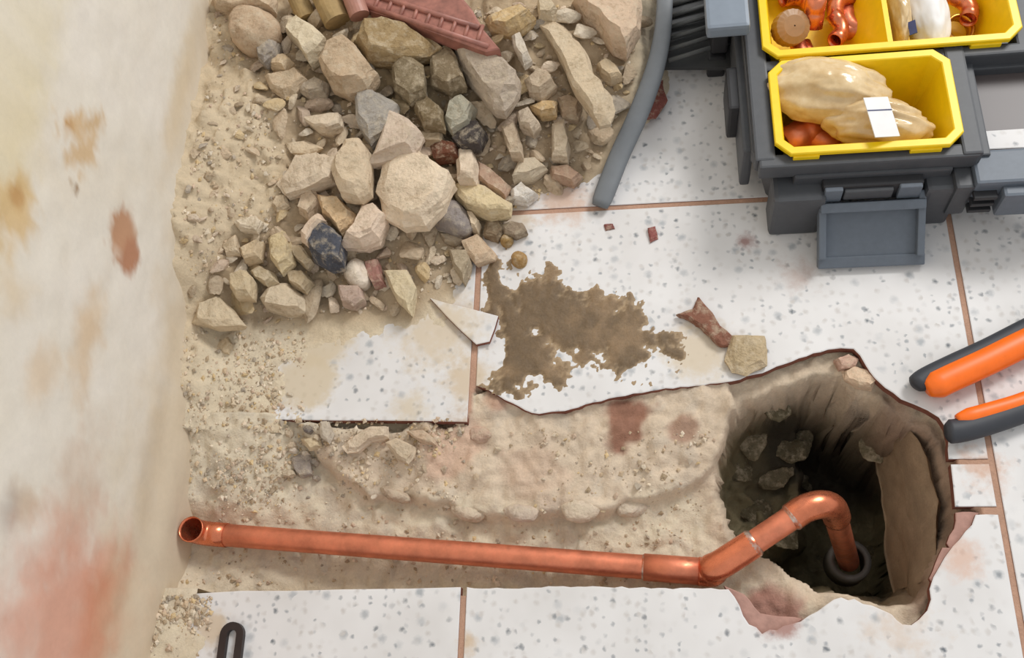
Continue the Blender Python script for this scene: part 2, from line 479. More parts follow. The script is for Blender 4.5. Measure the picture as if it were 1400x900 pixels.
def axis(lo, a, b, hi, fine, coarse):
    return np.concatenate([np.arange(lo, a, coarse), np.arange(a, b, fine), np.arange(b, hi + coarse * .5, coarse)])
xs = axis(WX, WX + 1e-6, 0.36, x_r, 0.0033, 0.12)
ys = axis(Yb, 0.06, 0.48, Yt + 0.5, 0.0033, 0.12)
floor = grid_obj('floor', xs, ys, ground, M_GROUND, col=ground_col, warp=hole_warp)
tag(floor, 'white terrazzo tiled floor with a trench broken open', None, kind='structure')

def tile_piece(name, poly, z0, z1, parent, mats=(M_TILE, M_BODY), bev=0.0012, rough=False):
    a = sum(poly[i][0] * poly[(i + 1) % len(poly)][1] - poly[(i + 1) % len(poly)][0] * poly[i][1] for i in range(len(poly)))
    if a < 0: poly = poly[::-1]
    n = len(poly); c = np.asarray(poly)
    # small inward offset for the arris
    ins = []
    for i in range(n):
        e1 = c[i] - c[i - 1]; e2 = c[(i + 1) % n] - c[i]
        n1 = np.array([-e1[1], e1[0]]) / max(np.linalg.norm(e1), 1e-9); n2 = np.array([-e2[1], e2[0]]) / max(np.linalg.norm(e2), 1e-9)
        m = n1 + n2; m /= max(np.linalg.norm(m), 0.4); ins.append(c[i] + m * bev)
    V = [(x, y, z1) for x, y in ins] + [(x, y, z1 - bev * .6) for x, y in c] + [(x, y, z0) for x, y in c]
    Fc = [tuple(range(n))]; mi = [0]
    for i in range(n):
        j = (i + 1) % n
        Fc.append((n + i, n + j, j, i)); mi.append(0)
        Fc.append((2 * n + i, 2 * n + j, n + j, n + i)); mi.append(1)
    Fc.append(tuple(range(3 * n - 1, 2 * n - 1, -1))); mi.append(1)
    o = mesh_obj(name, V, Fc, list(mats), mi=mi)
    if parent: o.parent = parent
    return o
def jitter(poly, keep_axis=True):
    """break long outline edges into a ragged fracture line"""
    out = []
    for i in range(len(poly)):
        a = np.array(poly[i]); b = np.array(poly[(i + 1) % len(poly)]); out.append(tuple(a))
        L = np.linalg.norm(b - a)
        if 0.012 < L < 0.06:
            k = int(L / 0.008); nn = np.array([-(b - a)[1], (b - a)[0]]) / L
            for t in range(1, k):
                out.append(tuple(a + (b - a) * t / k + nn * random.uniform(-.0012, .0012)))
    return out
for k, p in tilesP.items():
    if k in ('broken_mid', 'lower_mid'): p = jitter(p)
    o = tile_piece('tile', p, -0.013, 0.0, floor)
    if k == 'broken_mid': o['label'] = 'large white tile broken along the hole and trench'
    if k == 'strip': o['label'] = 'small sawn strip of white tile right of the hole'
    if k == 'cut_left': o['label'] = 'dusty white tile sawn straight above the trench'

# ------------------------------------------------------------------ wall
def wall_build():
    ys_ = axis(-0.6, 0.0, 1.35, 1.8, 0.006, 0.15)
    zs_ = axis(-0.06, -0.059, 0.42, 2.4, 0.006, 0.2)
    Yg, Zg = np.meshgrid(ys_, zs_)
    Xg = WX + 0.004 * fbm(Yg, Zg, sc=6, octv=3, s=61) + 0.0016 * fbm(Yg, Zg, sc=40, octv=3, s=63)
    Xg = Xg + 0.007 * sstep(0.075, 0.02, Zg + 0.01 * fbm(Yg, Zg, sc=9, octv=2, s=65))     # cement skim swelling at the foot
    base = lin((220, 212, 198)); n = fbm(Yg, Zg, sc=7, octv=5, s=71); n2 = fbm(Yg, Zg, sc=35, octv=4, s=73); n3 = fbm(Yg, Zg, sc=110, octv=3, s=75)
    c = np.ones(Yg.shape + (3,)) * base
    def lay(c, k, col): return c * (1 - k[..., None]) + lin(col) * k[..., None]
    c = lay(c, sstep(-0.1, 0.5, n) * 0.55, (226, 219, 209))
    c = lay(c, sstep(0.0, 0.6, -n) * 0.6, (212, 196, 170))
    def blob(c, px, py, ry, rz, col, k, hard=0.3, nz=0.5):
        p = onwall(px, py, WX); d = np.hypot((Yg - p[1]) / ry, (Zg - p[2]) / rz)
        return lay(c, k * sstep(0.5 - hard, 0.5 + hard, 1 - d * .75 + nz * (n2 * .5 + n3 * .25)), col)
    c = blob(c, 25, 60, .30, .06, (214, 200, 160), .75, .5)
    c = blob(c, 15, 200, .12, .05, (216, 201, 165), .7, .5)
    c = blob(c, 250, 120, .16, .03, (205, 184, 150), .7, .4)
    c = blob(c, 170, 318, .050, .042, (184, 142, 112), 1.0, .12, .45)
    c = blob(c, 180, 352, .036, .028, (176, 128, 100), 1.0, .12, .5)
    c = blob(c, 106, 186, .042, .042, (198, 162, 112), .75, .3, 1.6)
    c = blob(c, 95, 172, .012, .012, (178, 132, 72), .8, .3, .8)
    c = blob(c, 106, 258, .006, .006, (150, 120, 90), .9, .2, .5)
    c = blob(c, 97, 247, .004, .003, (150, 120, 90), .9, .2, .5)
    c = blob(c, 18, 290, .055, .040, (202, 168, 112), .75, .3, .9)
    c = blob(c, 25, 268, .012, .012, (176, 132, 80), .7, .3, .8)
    c = blob(c, 120, 470, .07, .03, (206, 176, 138), .7, .5, .9)
    c = blob(c, 60, 510, .04, .03, (206, 180, 148), .6, .5, .9)
    c = blob(c, 20, 400, .03, .03, (206, 184, 150), .6, .5, .9)
    c = blob(c, 110, 680, .09, .05, (196, 170, 148), .7, .5, .8)
    c = blob(c, 35, 690, .03, .03, (190, 164, 138), .7, .4, .8)
    c = blob(c, 10, 700, .03, .02, (170, 158, 148), .6, .4, .6)
    c = blob(c, 205, 640, .12, .022, (196, 187, 174), .8, .4, .5)
    c = blob(c, 100, 850, .13, .17, (208, 156, 134), .95, .35, .35)
    c = blob(c, 152, 800, .06, .05, (202, 140, 110), .8, .5, .4)
    c = blob(c, 140, 850, .10, .05, (202, 138, 108), .8, .5, .4)
    c = blob(c, 30, 860, .05, .04, (214, 166, 146), .5, .4, .6)
    c = blob(c, 145, 760, .02, .015, (218, 178, 156), .5, .4, .9)
    # sandy dust clinging above the heap
    c = lay(c, sstep(0.16, 0.05, Zg + 0.04 * n2 - np.clip((Yg - .45) * .11, 0, .12)) * 0.75, (203, 184, 155))
    V = np.stack([Xg, Yg, Zg], -1).reshape(-1, 3)
    nx, ny = len(ys_), len(zs_); idx = np.arange(nx * ny).reshape(ny, nx)
    q = np.stack([idx[:-1, :-1], idx[:-1, 1:], idx[1:, 1:], idx[1:, :-1]], -1).reshape(-1, 4)
    o = mesh_obj('wall_left', V.tolist(), q.tolist(), M_WALL, smooth=True, col=c.reshape(-1, 3))
    tag(o, 'old stained cream plaster wall with a reddish foot', None, kind='structure')
wall_build()

# ------------------------------------------------------------------ dust and rubble heap
wall_edge = [(292, -60), (290, 0), (282, 80), (268, 150), (248, 220), (236, 300), (240, 360), (252, 420), (246, 500), (244, 575)]
dp = []
for a, b in wall_edge:
    q_ = onwall(a, b, WX); dp.append((WX, q_[1], max(q_[2], 0.006)))
dp_px = [(400, 40, .115), (550, 40, .11), (700, 40, .10), (800, 40, .08), (860, 60, .055), (872, 120, .03), (820, 230, .004), (760, 250, .006), (700, 262, .008), (640, 200, .045), (520, 150, .09), (450, 250, .07), (350, 250, .085), (560, 290, .035), (640, 310, .010), (712, 296, -.010), (672, 350, -.010), (600, 400, .003), (450, 400, .018), (350, 380, .04), (300, 450, .018), (400, 470, .003), (425, 500, -.003), (412, 560, -.002), (350, 560, .004), (640, 450, -.002), (560, 480, -.006), (480, 520, -.008), (620, 540, -.003), (760, 330, -.03), (900, 260, -.03), (300, 560, .008), (890, 200, -.02), (920, 80, -.02), (800, 300, -.02), (1000, 400, -.06), (700, 500, -.02),
         (400, -120, .13), (700, -120, .12), (880, -100, .04), (940, -60, -.03)]
dp += [tuple(at(a, b, c)) for a, b, c in dp_px]
dustf = RBF(dp)
dp2 = [tuple(at(a, b, c)) for a, b, c in [(200, 822, .016), (230, 850, .007), (262, 840, .003), (284, 825, -.002), (290, 870, -.003), (260, 900, .002), (205, 900, .010), (240, 930, .004), (300, 930, -.004), (215, 808, .004), (340, 850, -.01)]]
dustf2 = RBF(dp2)
YC = saw[2][1]

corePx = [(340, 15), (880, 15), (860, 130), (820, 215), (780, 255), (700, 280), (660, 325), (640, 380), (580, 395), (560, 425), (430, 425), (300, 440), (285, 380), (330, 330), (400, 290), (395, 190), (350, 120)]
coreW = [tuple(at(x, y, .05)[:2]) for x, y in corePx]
def dust(x, y):
    x = np.asarray(x, float); y = np.asarray(y, float)
    z = dustf(x, y)
    thick = np.clip(z / 0.05, 0.12, 1)
    z = z + thick * (0.013 * fbm(x, y, sc=22, octv=4, s=81) + 0.008 * (lumps(x, y, 48, 83) - .6)) + 0.0030 * fbm(x, y, sc=70, octv=4, s=87, rough=.65) + 0.0014 * fbm(x, y, sc=230, octv=2, s=88)
    z = z - 0.009 * sstep(-.01, .03, sdf(coreW, x, y)) * np.clip(z / .02, 0, 1)
    z2 = dustf2(x, y) + 0.004 * fbm(x, y, sc=60, octv=4, s=85)
    low_ = y < 0.162
    z = np.where(low_, z2, np.where(y < YC - np.where(x < -0.475, 0.016, 0.003), -0.2, z))
    return z

def dust_col(X, Y, Z):
    n = fbm(X, Y, sc=12, octv=5, s=91); n2 = fbm(X, Y, sc=60, octv=4, s=93)
    c = np.ones(X.shape + (3,)) * lin((215, 200, 174))
    def lay(c, k, col): return c * (1 - k[..., None]) + lin(col) * k[..., None]
    c = lay(c, sstep(0, .5, n) * .5, (216, 203, 182)); c = lay(c, sstep(0, .5, -n) * .5, (202, 182, 152)); c = lay(c, sstep(.15, .5, n2) * .3, (180, 165, 145))
    c = lay(c, sstep(.02, .06, Z) * .6, (198, 177, 146)); c = lay(c, sstep(-.01, .02, sdf(coreW, X, Y)) * .75, (170, 148, 120))  # tan by height; core darkened, painting in the shade between the stones
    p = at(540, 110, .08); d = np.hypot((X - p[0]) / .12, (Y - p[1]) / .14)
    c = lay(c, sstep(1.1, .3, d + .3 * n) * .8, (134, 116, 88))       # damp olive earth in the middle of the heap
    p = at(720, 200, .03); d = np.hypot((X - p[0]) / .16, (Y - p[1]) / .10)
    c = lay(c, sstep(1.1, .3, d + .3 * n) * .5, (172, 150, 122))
    return c
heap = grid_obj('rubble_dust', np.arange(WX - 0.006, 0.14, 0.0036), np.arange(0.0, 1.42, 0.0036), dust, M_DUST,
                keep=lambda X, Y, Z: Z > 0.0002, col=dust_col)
tag(heap, 'sandy beige cement dust heaped along the foot of the wall', 'dust', kind='stuff')

def surf(x, y):
    x = np.asarray(x, float); y = np.asarray(y, float)
    out = np.maximum(dust(x, y), 0.0)
    m = y < 0.46
    if m.any():
        xm, ym = x[m], y[m]; g = ground(xm, ym); onT = sdf(trench, xm, ym) < 0
        out[m] = np.maximum(dust(xm, ym), np.where(onT, 0.0, g))
    return out

def hit(px, py, lift=0.0):
    px = np.atleast_1d(np.asarray(px, float)); py = np.atleast_1d(np.asarray(py, float)); z = np.zeros_like(px)
    for k in range(8):
        x, y = atA(px, py, z); z = 0.35 * z + 0.65 * (surf(x, y) + lift)
    x, y = atA(px, py, z)
    return np.stack([x, y, surf(x, y)], -1)

# wet mud film on the broken tile
mudP = P([(660, 350), (690, 345), (700, 372), (740, 368), (770, 385), (800, 398), (815, 390), (835, 402), (870, 420), (885, 445), (915, 465), (940, 490), (930, 500), (900, 482), (890, 505), (850, 508), (830, 495), (780, 492), (760, 510), (720, 525), (712, 548), (690, 545), (666, 531), (690, 510), (690, 480), (675, 465), (668, 430), (657, 400)])
def mud_h(X, Y):
    s = sdf(mudP, X, Y)
    gap = sdf(P([(700, 375), (712, 400), (735, 430), (760, 470), (740, 478), (715, 440), (690, 405), (680, 370)]), X, Y)
    m = s / 0.018 + 2.3 * fbm(X, Y, sc=40, octv=5, s=101, rough=.68) + .12 - 1.6 * sstep(-.006, .004, gap)
    return np.minimum(0.0024, 0.0022 * m) + 0.0009 * np.where(m > 0, fbm(X, Y, sc=130, octv=3, s=105), 0)
def mud_col(X, Y, Z):
    n = fbm(X, Y, sc=30, octv=4, s=107)
    k = sstep(-.3, .4, n)[..., None]
    thin = sstep(0.0016, 0.0001, Z)[..., None]
    c = lin((112, 92, 68)) * (1 - k) + lin((136, 112, 84)) * k
    return c * (1 - .7 * thin) + lin((176, 152, 120)) * .7 * thin
mx0, my0 = np.min(mudP, 0) - .02; mx1, my1 = np.max(mudP, 0) + .02
mud = grid_obj('mud_smear', np.arange(max(mx0, AX + .004), mx1, 0.0025), np.arange(my0, my1, 0.0025), mud_h, M_MUD, keep=lambda X, Y, Z: (Z > 0.0002) & (sdf(tilesP['broken_mid'], X, Y) > 0.001), col=mud_col)
tag(mud, 'wet brown mud smeared across the broken white tile', 'mud', kind='stuff')

# ------------------------------------------------------------------ stones with their own outline
STONES = []
def crop(i):
    return {0: lambda x, y: (x, y), 1: lambda x, y: (220 + x / 4, y / 4), 2: lambda x, y: (540 + x / 4, y / 4), 3: lambda x, y: (220 + x / 4, 200 + y / 4), 4: lambda x, y: (540 + x / 4, 200 + y / 4), 5: lambda x, y: (220 + x * .3, 400 + y * .3), 6: lambda x, y: (600 + x * .3443, 360 + y * .3443)}[i]

def stone(name, ci, pts, color, h, label, cat='stone', lift=0.0, round_=0.0, group=None, seed=None, sink=0.30, tilt=0.25):
    f = crop(ci); px = np.array([f(x, y) for x, y in pts], float)
    c = px.mean(0); b = hit(*c)[0]
    if sdf(corePx, c[:1], c[1:])[0] > 0 and h > .013: h = h + .007; lift = lift + .002
    zb = b[2] + lift
    W = np.array([at(x, y, zb + 0.35 * h)[:2] for x, y in px])
    if sum(W[i][0] * W[(i + 1) % len(W)][1] - W[(i + 1) % len(W)][0] * W[i][1] for i in range(len(W))) < 0: W = W[::-1]
    o0 = W.mean(0); L = (W - o0) * 1.06
    rs = np.random.default_rng(seed if seed is not None else int(c[0] * 7 + c[1] * 13))
    bm = bmesh.new(); n = len(L); rings = []
    tx, ty = rs.uniform(-tilt, tilt, 2)
    rad = np.abs(L).max()
    for sc, zz in ((0.80, -sink), (0.97, 0.05), (1.0, 0.42), (0.95 - .13 * round_, 0.80), (0.74 - .16 * round_, 1.0)):
        off = rs.uniform(-.05, .05, 2) * rad * (zz > .5)
        r = []
        for i in range(n):
            s_ = sc * (1 + (rs.uniform(-.16, .05) if zz > .5 else 0))
            x, y = L[i] * s_ + off
            z = zz * h
            if zz > .5: z += (x * tx + y * ty) * (0.8 if round_ == 0 else .2) + rs.uniform(-.06, .06) * h
            r.append(bm.verts.new((x, y, z)))
        rings.append(r)
    for a, bq in zip(rings[:-1], rings[1:]):
        for i in range(n): bm.faces.new((a[i], a[(i + 1) % n], bq[(i + 1) % n], bq[i]))
    bm.faces.new(rings[-1]); bm.faces.new(rings[0][::-1])
    bmesh.ops.triangulate(bm, faces=bm.faces[:], ngon_method='BEAUTY')
    bmesh.ops.subdivide_edges(bm, edges=bm.edges[:], cuts=3, use_grid_fill=True, smooth=0.55 * round_)
    bmesh.ops.triangulate(bm, faces=bm.faces[:])
    co = np.array([v.co for v in bm.verts])
    amp = min(0.09 * rad + 0.0006, .005)
    sd = int(rs.integers(1000))
    for k in range(3):
        co[:, k] += amp * fbm(co[:, 0], co[:, 1], co[:, 2], sc=1.7 / rad, octv=4, s=sd + k * 7, rough=.68)
    for v, q in zip(bm.verts, co): v.co = q
    ob = bm_obj(name, bm, M_ROCK, smooth=round_ > .5)
    ob.location = (o0[0], o0[1], zb)
    ob.color = rgba(np.minimum(np.array(color) * (1.05 if min(color) > 115 else 1) + (0, 1, 4), 236))
    tag(ob, label, cat, group)
    if cat != 'crumb': ob['apx'] = (float(c[0]), float(c[1]))
    STONES.append((c, np.hypot(*(px - c).T).mean()))
    return ob

st = stone
st('stone', 1, [(400, 110), (450, 75), (540, 75), (620, 110), (638, 160), (600, 215), (540, 255), (460, 265), (410, 235), (395, 170)], (186, 160, 130), .035, 'large rounded tan stone at the top of the heap beside the wall', round_=1.0)
st('stone', 1, [(705, 130), (770, 120), (830, 170), (915, 250), (885, 310), (815, 350), (790, 310), (745, 240), (695, 190)], (206, 190, 160), .03, 'pale angular stone right of the rounded tan stone', lift=.006)
st('stone', 1, [(940, 280), (1040, 245), (1110, 330), (1180, 410), (1120, 490), (1020, 520), (940, 480), (895, 390)], (182, 158, 128), .038, 'big blocky beige stone below the pale angular stone', lift=.004)
st('stone', 0, [(490, 62), (500, 46), (525, 38), (565, 42), (602, 66), (586, 77), (550, 84), (505, 84)], (164, 139, 99), .028, 'long yellow-brown stone just under the terracotta fragment', lift=.004)
st('stone', 0, [(490, 137), (518, 131), (545, 150), (534, 178), (508, 198), (490, 172)], (158, 150, 138), .03, 'grey slab stone leaning against a pale slab in mid heap', lift=.004)
st('stone', 0, [(533, 152), (556, 163), (578, 188), (566, 212), (508, 223), (526, 192)], (200, 180, 158), .024, 'pale slab leaning on the grey slab stone in mid heap', lift=.012)
st('stone', 1, [(590, 440), (680, 425), (770, 408), (812, 452), (740, 520), (680, 542), (610, 500)], (190, 168, 138), .016, 'flat beige stone left of the big blocky stone')
st('stone', 1, [(530, 290), (600, 245), (655, 255), (640, 325), (580, 362), (545, 340)], (150, 140, 128), .02, 'small grey stone tucked under the rounded tan stone')
st('stone', 1, [(780, 660), (860, 645), (985, 635), (992, 700), (930, 725), (860, 720)], (206, 188, 162), .014, 'thin pale flat flake left of the grey slab stone')
st('stone', 1, [(620, 330), (690, 310), (730, 350), (690, 400), (610, 380)], (196, 172, 138), .014, 'small tan stone between the rounded stone and the blocky stone')
st('stone', 1, [(780, 480), (860, 440), (920, 470), (900, 520), (820, 540), (770, 510)], (160, 145, 124), .014, 'small greyish stone left below the blocky beige stone')
st('stone', 1, [(290, 20), (420, -40), (620, 10), (610, 55), (500, 55), (410, 68), (320, 55)], (196, 172, 142), .03, 'tan slab at the top edge above the rounded stone')
st('stone', 1, [(690, 800), (790, 770), (885, 812), (815, 852), (730, 850)], (204, 184, 154), .012, 'small pale flake above the long pale slab in the heap')
# crop 2
st('stone', 2, [(345, 310), (400, 290), (520, 310), (600, 390), (680, 450), (672, 510), (640, 560), (600, 612), (540, 600), (480, 530), (400, 430), (358, 370)], (176, 160, 140), .036, 'large grey-beige block below the tip of the terracotta fragment', lift=.006)
st('stone', 2, [(808, 165), (850, 118), (930, 150), (980, 220), (1060, 310), (1100, 440), (1180, 520), (1204, 600), (1172, 668), (1112, 682), (1068, 620), (985, 505), (930, 365), (880, 280)], (196, 176, 146), .026, 'long plank-shaped pale mortar piece lying diagonally beside the grey bar', lift=.014, tilt=.1)
st('stone', 2, [(640, 215), (690, 205), (748, 335), (705, 362), (660, 290)], (196, 184, 166), .014, 'thin pale stick-shaped splinter right of the large grey block', lift=.01)
st('stone', 2, [(715, 465), (780, 400), (850, 425), (885, 480), (805, 542), (740, 525)], (178, 158, 132), .022, 'roundish beige stone between the grey block and the mortar plank')
st('stone', 2, [(310, 580), (390, 558), (442, 600), (405, 680), (320, 732), (278, 690)], (166, 160, 140), .024, 'greenish grey stone left below the large grey block')
st('stone', 2, [(385, 690), (460, 685), (502, 740), (465, 810), (370, 822), (322, 770)], (82, 74, 68), .022, 'dark brown-black lump in the middle of the heap', lift=.003)
st('stone', 2, [(670, 640), (740, 618), (795, 690), (755, 732), (690, 705)], (192, 174, 150), .018, 'small pale stone under the roundish beige stone')
st('stone', 2, [(595, 705), (660, 680), (692, 800), (702, 868), (640, 862), (606, 780)], (182, 162, 136), .02, 'upright beige chip right of the dark lump')
st('stone', 2, [(860, 705), (925, 688), (955, 800), (942, 882), (862, 872)], (190, 172, 146), .02, 'upright pale chip below the mortar plank')
st('stone', 2, [(500, 115), (600, 85), (700, 60), (765, 110), (690, 165), (620, 195), (530, 172)], (194, 166, 120), .024, 'orange-tan stone right of the terracotta fragment')
st('stone', 2, [(985, 30), (1100, -40), (1320, -60), (1345, 60), (1330, 180), (1270, 290), (1190, 260), (1120, 170), (1040, 130)], (200, 174, 146), .04, 'large pinkish beige lump at the top beside the grey bar', tilt=.35)
st('stone', 2, [(1105, 385), (1150, 355), (1215, 375), (1242, 425), (1180, 445), (1125, 420)], (204, 182, 148), .016, 'small pale knob between the mortar plank and the grey bar')
st('stone', 2, [(200, 812), (270, 790), (348, 805), (352, 868), (225, 880)], (112, 70, 50), .014, 'small dark rust-brown chip left of the upright pale brick piece')
st('stone', 2, [(195, 345), (285, 285), (350, 350), (388, 480), (300, 505), (205, 465)], (132, 115, 88), .022, 'damp olive-brown stone left of the large grey block')
st('stone', 2, [(-10, 395), (60, 345), (165, 415), (165, 520), (85, 562), (0, 490)], (136, 120, 92), .022, 'damp olive stone below the long yellow-brown stone')
st('stone', 2, [(100, 590), (180, 545), (262, 620), (272, 715), (160, 705)], (130, 112, 82), .02, 'damp olive-brown stone left of the greenish grey stone')
st('stone', 2, [(140, 745), (220, 735), (270, 760), (265, 800), (170, 805)], (176, 156, 126), .014, 'small tan chip left of the dark lump')
st('stone', 2, [(880, 560), (960, 540), (1020, 590), (1000, 650), (920, 640)], (164, 142, 116), .018, 'small brownish stone against the middle of the mortar plank')
st('stone', 2, [(740, 600), (800, 575), (885, 580), (880, 625), (800, 640)], (198, 168, 122), .014, 'small orange-tan stone under the roundish beige stone')
st('stone', 2, [(780, 30), (850, 20), (885, 80), (860, 115), (790, 105)], (194, 176, 146), .02, 'small pale stone at the top end of the mortar plank')
# crop 3
st('stone', 3, [(640, 205), (700, 135), (755, 60), (900, 60), (992, 110), (940, 195), (800, 240), (700, 272)], (207, 188, 162), .022, 'long pale slab in the left middle of the heap', lift=.004)
st('stone', 3, [(960, 170), (985, 110), (1040, 20), (1110, -6), (1150, 60), (1142, 250), (1090, 292), (1002, 282)], (201, 180, 150), .03, 'tall pale tan block right of the long pale slab', lift=.006)
st('stone', 0, [(521, 272), (530, 236), (563, 216), (600, 231), (621, 252), (607, 284), (582, 308), (552, 312), (527, 298)], (222, 202, 174), .036, 'largest bright cream stone in the middle of the heap', lift=.012)
st('stone', 3, [(815, 545), (850, 480), (892, 430), (970, 478), (1002, 530), (997, 660), (920, 672), (842, 622)], (84, 85, 90), .03, 'dark slate-grey stone in the lower left of the heap', lift=.008)
st('stone', 3, [(775, 520), (830, 440), (880, 385), (905, 425), (850, 480), (812, 545)], (210, 187, 162), .02, 'pale strip of stone along the dark slate-grey stone', lift=.012)
st('stone', 3, [(890, 312), (990, 308), (1062, 380), (1052, 442), (990, 482), (940, 420), (895, 385)], (206, 176, 136), .024, 'orange-tan stone above the dark slate-grey stone', lift=.004)
st('stone', 3, [(998, 552), (1060, 470), (1108, 345), (1180, 335), (1238, 410), (1192, 520), (1110, 552)], (218, 196, 172), .03, 'cream stone right of the dark slate-grey stone', lift=.006)
st('stone', 3, [(765, 370), (790, 290), (852, 258), (884, 320), (822, 412)], (200, 178, 150), .02, 'beige stone above left of the dark slate-grey stone')
st('stone', 3, [(1010, 690), (1080, 628), (1130, 670), (1132, 750), (1062, 774), (1014, 730)], (222, 207, 187), .02, 'small whitish pebble below the cream stone', round_=1.0)
st('stone', 3, [(605, 510), (690, 488), (722, 560), (722, 640), (660, 692), (608, 620)], (204, 184, 144), .02, 'yellowish stone left of the dark slate-grey stone')
st('stone', 3, [(415, 435), (520, 390), (556, 420), (524, 470), (440, 465)], (214, 198, 172), .016, 'small whitish stone near the wall, left of the heap')
st('stone', 3, [(342, 545), (420, 505), (432, 590), (360, 602)], (202, 182, 152), .014, 'small beige stone under the whitish stone near the wall')
st('stone', 3, [(440, 585), (500, 550), (562, 528), (545, 620), (470, 642)], (198, 176, 142), .016, 'small beige wedge left of the yellowish stone')
st('stone', 3, [(508, 700), (560, 678), (622, 700), (642, 750), (592, 772), (530, 735)], (186, 168, 136), .016, 'small olive-beige stone below the yellowish stone')
st('stone', 3, [(396, 725), (470, 690), (512, 740), (502, 832), (420, 834), (388, 780)], (196, 176, 142), .022, 'upright beige stone above the flat slab near the wall')
st('stone', 3, [(570, 860), (620, 790), (720, 768), (802, 850), (800, 915), (700, 920), (590, 895)], (202, 184, 156), .024, 'pale domed stone at the lower edge of the heap')
st('stone', 5, [(170, 60), (270, 30), (340, 90), (380, 152), (250, 162), (150, 142)], (202, 183, 152), .018, 'flat beige slab alone on the dust near the wall')
st('brick_chip', 3, [(1125, 640), (1190, 628), (1225, 760), (1170, 775), (1140, 720)], (166, 122, 108), .014, 'small reddish brick chip beside the whitish pebble', cat='brick chip')
st('stone', 0, [(526, 372), (558, 374), (570, 400), (563, 431), (546, 416), (536, 396)], (206, 189, 154), .02, 'yellowish pointed stone at the lower edge on the dusty tile')
st('stone', 3, [(720, 560), (780, 560), (832, 640), (800, 672), (740, 620)], (190, 170, 138), .014, 'small tan chip touching the lower left of the slate-grey stone')
st('stone', 3, [(985, 790), (1100, 780), (1115, 850), (1060, 890), (1000, 870)], (180, 156, 138), .018, 'mauve-tan stone left of the yellowish pointed stone')
st('stone', 3, [(640, 280), (690, 275), (700, 330), (640, 360), (610, 330)], (198, 178, 148), .012, 'small chip under the long pale slab')
st('stone', 3, [(690, 690), (790, 690), (840, 760), (800, 815), (720, 770)], (178, 158, 126), .018, 'olive-tan stone between the domed stone and slate-grey stone')
# crop 4
st('brick_piece', 4, [(350, 40), (430, 25), (452, 120), (450, 216), (360, 212)], (216, 196, 170), .026, 'upright pale rectangular brick piece right of the largest cream stone', cat='brick piece', lift=.004)
st('stone', 4, [(308, 240), (380, 214), (500, 240), (632, 320), (622, 380), (520, 390), (400, 352), (340, 295)], (210, 190, 150), .024, 'long yellow stone below the upright pale brick piece', lift=.006)
st('stone', 4, [(198, 400), (240, 340), (320, 308), (392, 370), (422, 440), (380, 482), (280, 462)], (146, 136, 128), .026, 'domed grey stone under the largest cream stone', round_=.8)
st('stone', 4, [(395, 375), (430, 380), (468, 430), (455, 475), (425, 470), (415, 430)], (210, 190, 160), .018, 'curved pale rim piece along the domed grey stone')
st('stone', 4, [(455, 110), (530, 150), (632, 228), (602, 290), (520, 252), (450, 205)], (176, 146, 122), .018, 'reddish tan stone right of the upright brick piece')
st('stone', 4, [(655, 205), (680, 100), (780, 74), (832, 130), (745, 182)], (192, 176, 150), .016, 'pale triangular stone near the tip of the grey bar')
st('stone', 4, [(636, 255), (700, 220), (782, 270), (722, 312), (650, 302)], (222, 214, 202), .014, 'small white stone on the tile near the grey bar')
st('stone', 4, [(380, 545), (460, 495), (552, 590), (542, 622), (450, 652), (402, 602)], (196, 170, 140), .024, 'tan stone at the right end of the heap above the mud')
st('stone', 4, [(296, 572), (400, 578), (424, 650), (382, 752), (330, 682)], (166, 150, 124), .014, 'greenish grey flake on the dusty tile above the white shard')
st('pebble', 4, [(578, 515), (600, 490), (635, 495), (645, 525), (620, 548), (590, 542)], (168, 136, 86), .012, 'tiny tan pebble above the mud, upper of two', cat='pebble', round_=1.0)
st('pebble', 4, [(638, 620), (660, 585), (700, 585), (720, 620), (700, 655), (655, 652)], (172, 136, 86), .014, 'tan pebble at the upper edge of the mud, lower of two', cat='pebble', round_=1.0)
st('stone', 4, [(580, 445), (640, 415), (700, 435), (722, 480), (660, 505), (600, 490)], (150, 132, 110), .016, 'brownish grey stone right of the domed grey stone')
st('stone', 4, [(500, 420), (580, 410), (600, 470), (560, 520), (490, 500)], (138, 118, 92), .016, 'damp brown stone under the long yellow stone')
st('stone', 4, [(850, 130), (950, 118), (1024, 170), (980, 212), (862, 182)], (172, 142, 118), .014, 'brownish stone just left of the tip of the grey bar')
st('stone', 4, [(250, 485), (330, 480), (380, 515), (330, 545), (270, 530)], (172, 154, 130), .012, 'flat greyish chip under the domed grey stone')
# pieces on the clean tile and in the trench
st('terracotta_chip', 6, [(950, 205), (1010, 185), (1030, 140), (1052, 175), (1090, 215), (1115, 255), (1160, 290), (1165, 320), (1120, 330), (1080, 305), (1040, 260), (1000, 235)], (140, 96, 76), .010, 'red-brown pointed clay chip on the white tile', cat='clay chip', sink=.05, lift=.001)
st('mortar_lump', 6, [(1150, 350), (1165, 295), (1230, 290), (1285, 295), (1300, 350), (1295, 405), (1220, 440), (1170, 430), (1140, 385)], (186, 165, 130), .014, 'sandy mortar lump beside the red-brown clay chip at the hole', cat='mortar lump', sink=.05)
st('terracotta_chip', 0, [(886, 313), (896, 311), (899, 326), (889, 331)], (150, 92, 84), .005, 'tiny red clay chip on the white tile below the grey bar', cat='clay chip', sink=.05)
st('terracotta_chip', 0, [(826, 308), (838, 307), (840, 313), (828, 315)], (140, 88, 80), .003, 'tiny red clay speck on the white tile under the bar tip', cat='clay chip', sink=.05)
st('terracotta_chip', 0, [(884, 122), (905, 112), (911, 140), (896, 160), (880, 162)], (140, 84, 72), .012, 'red clay fragment tucked behind the grey bar', cat='clay chip', sink=.05)
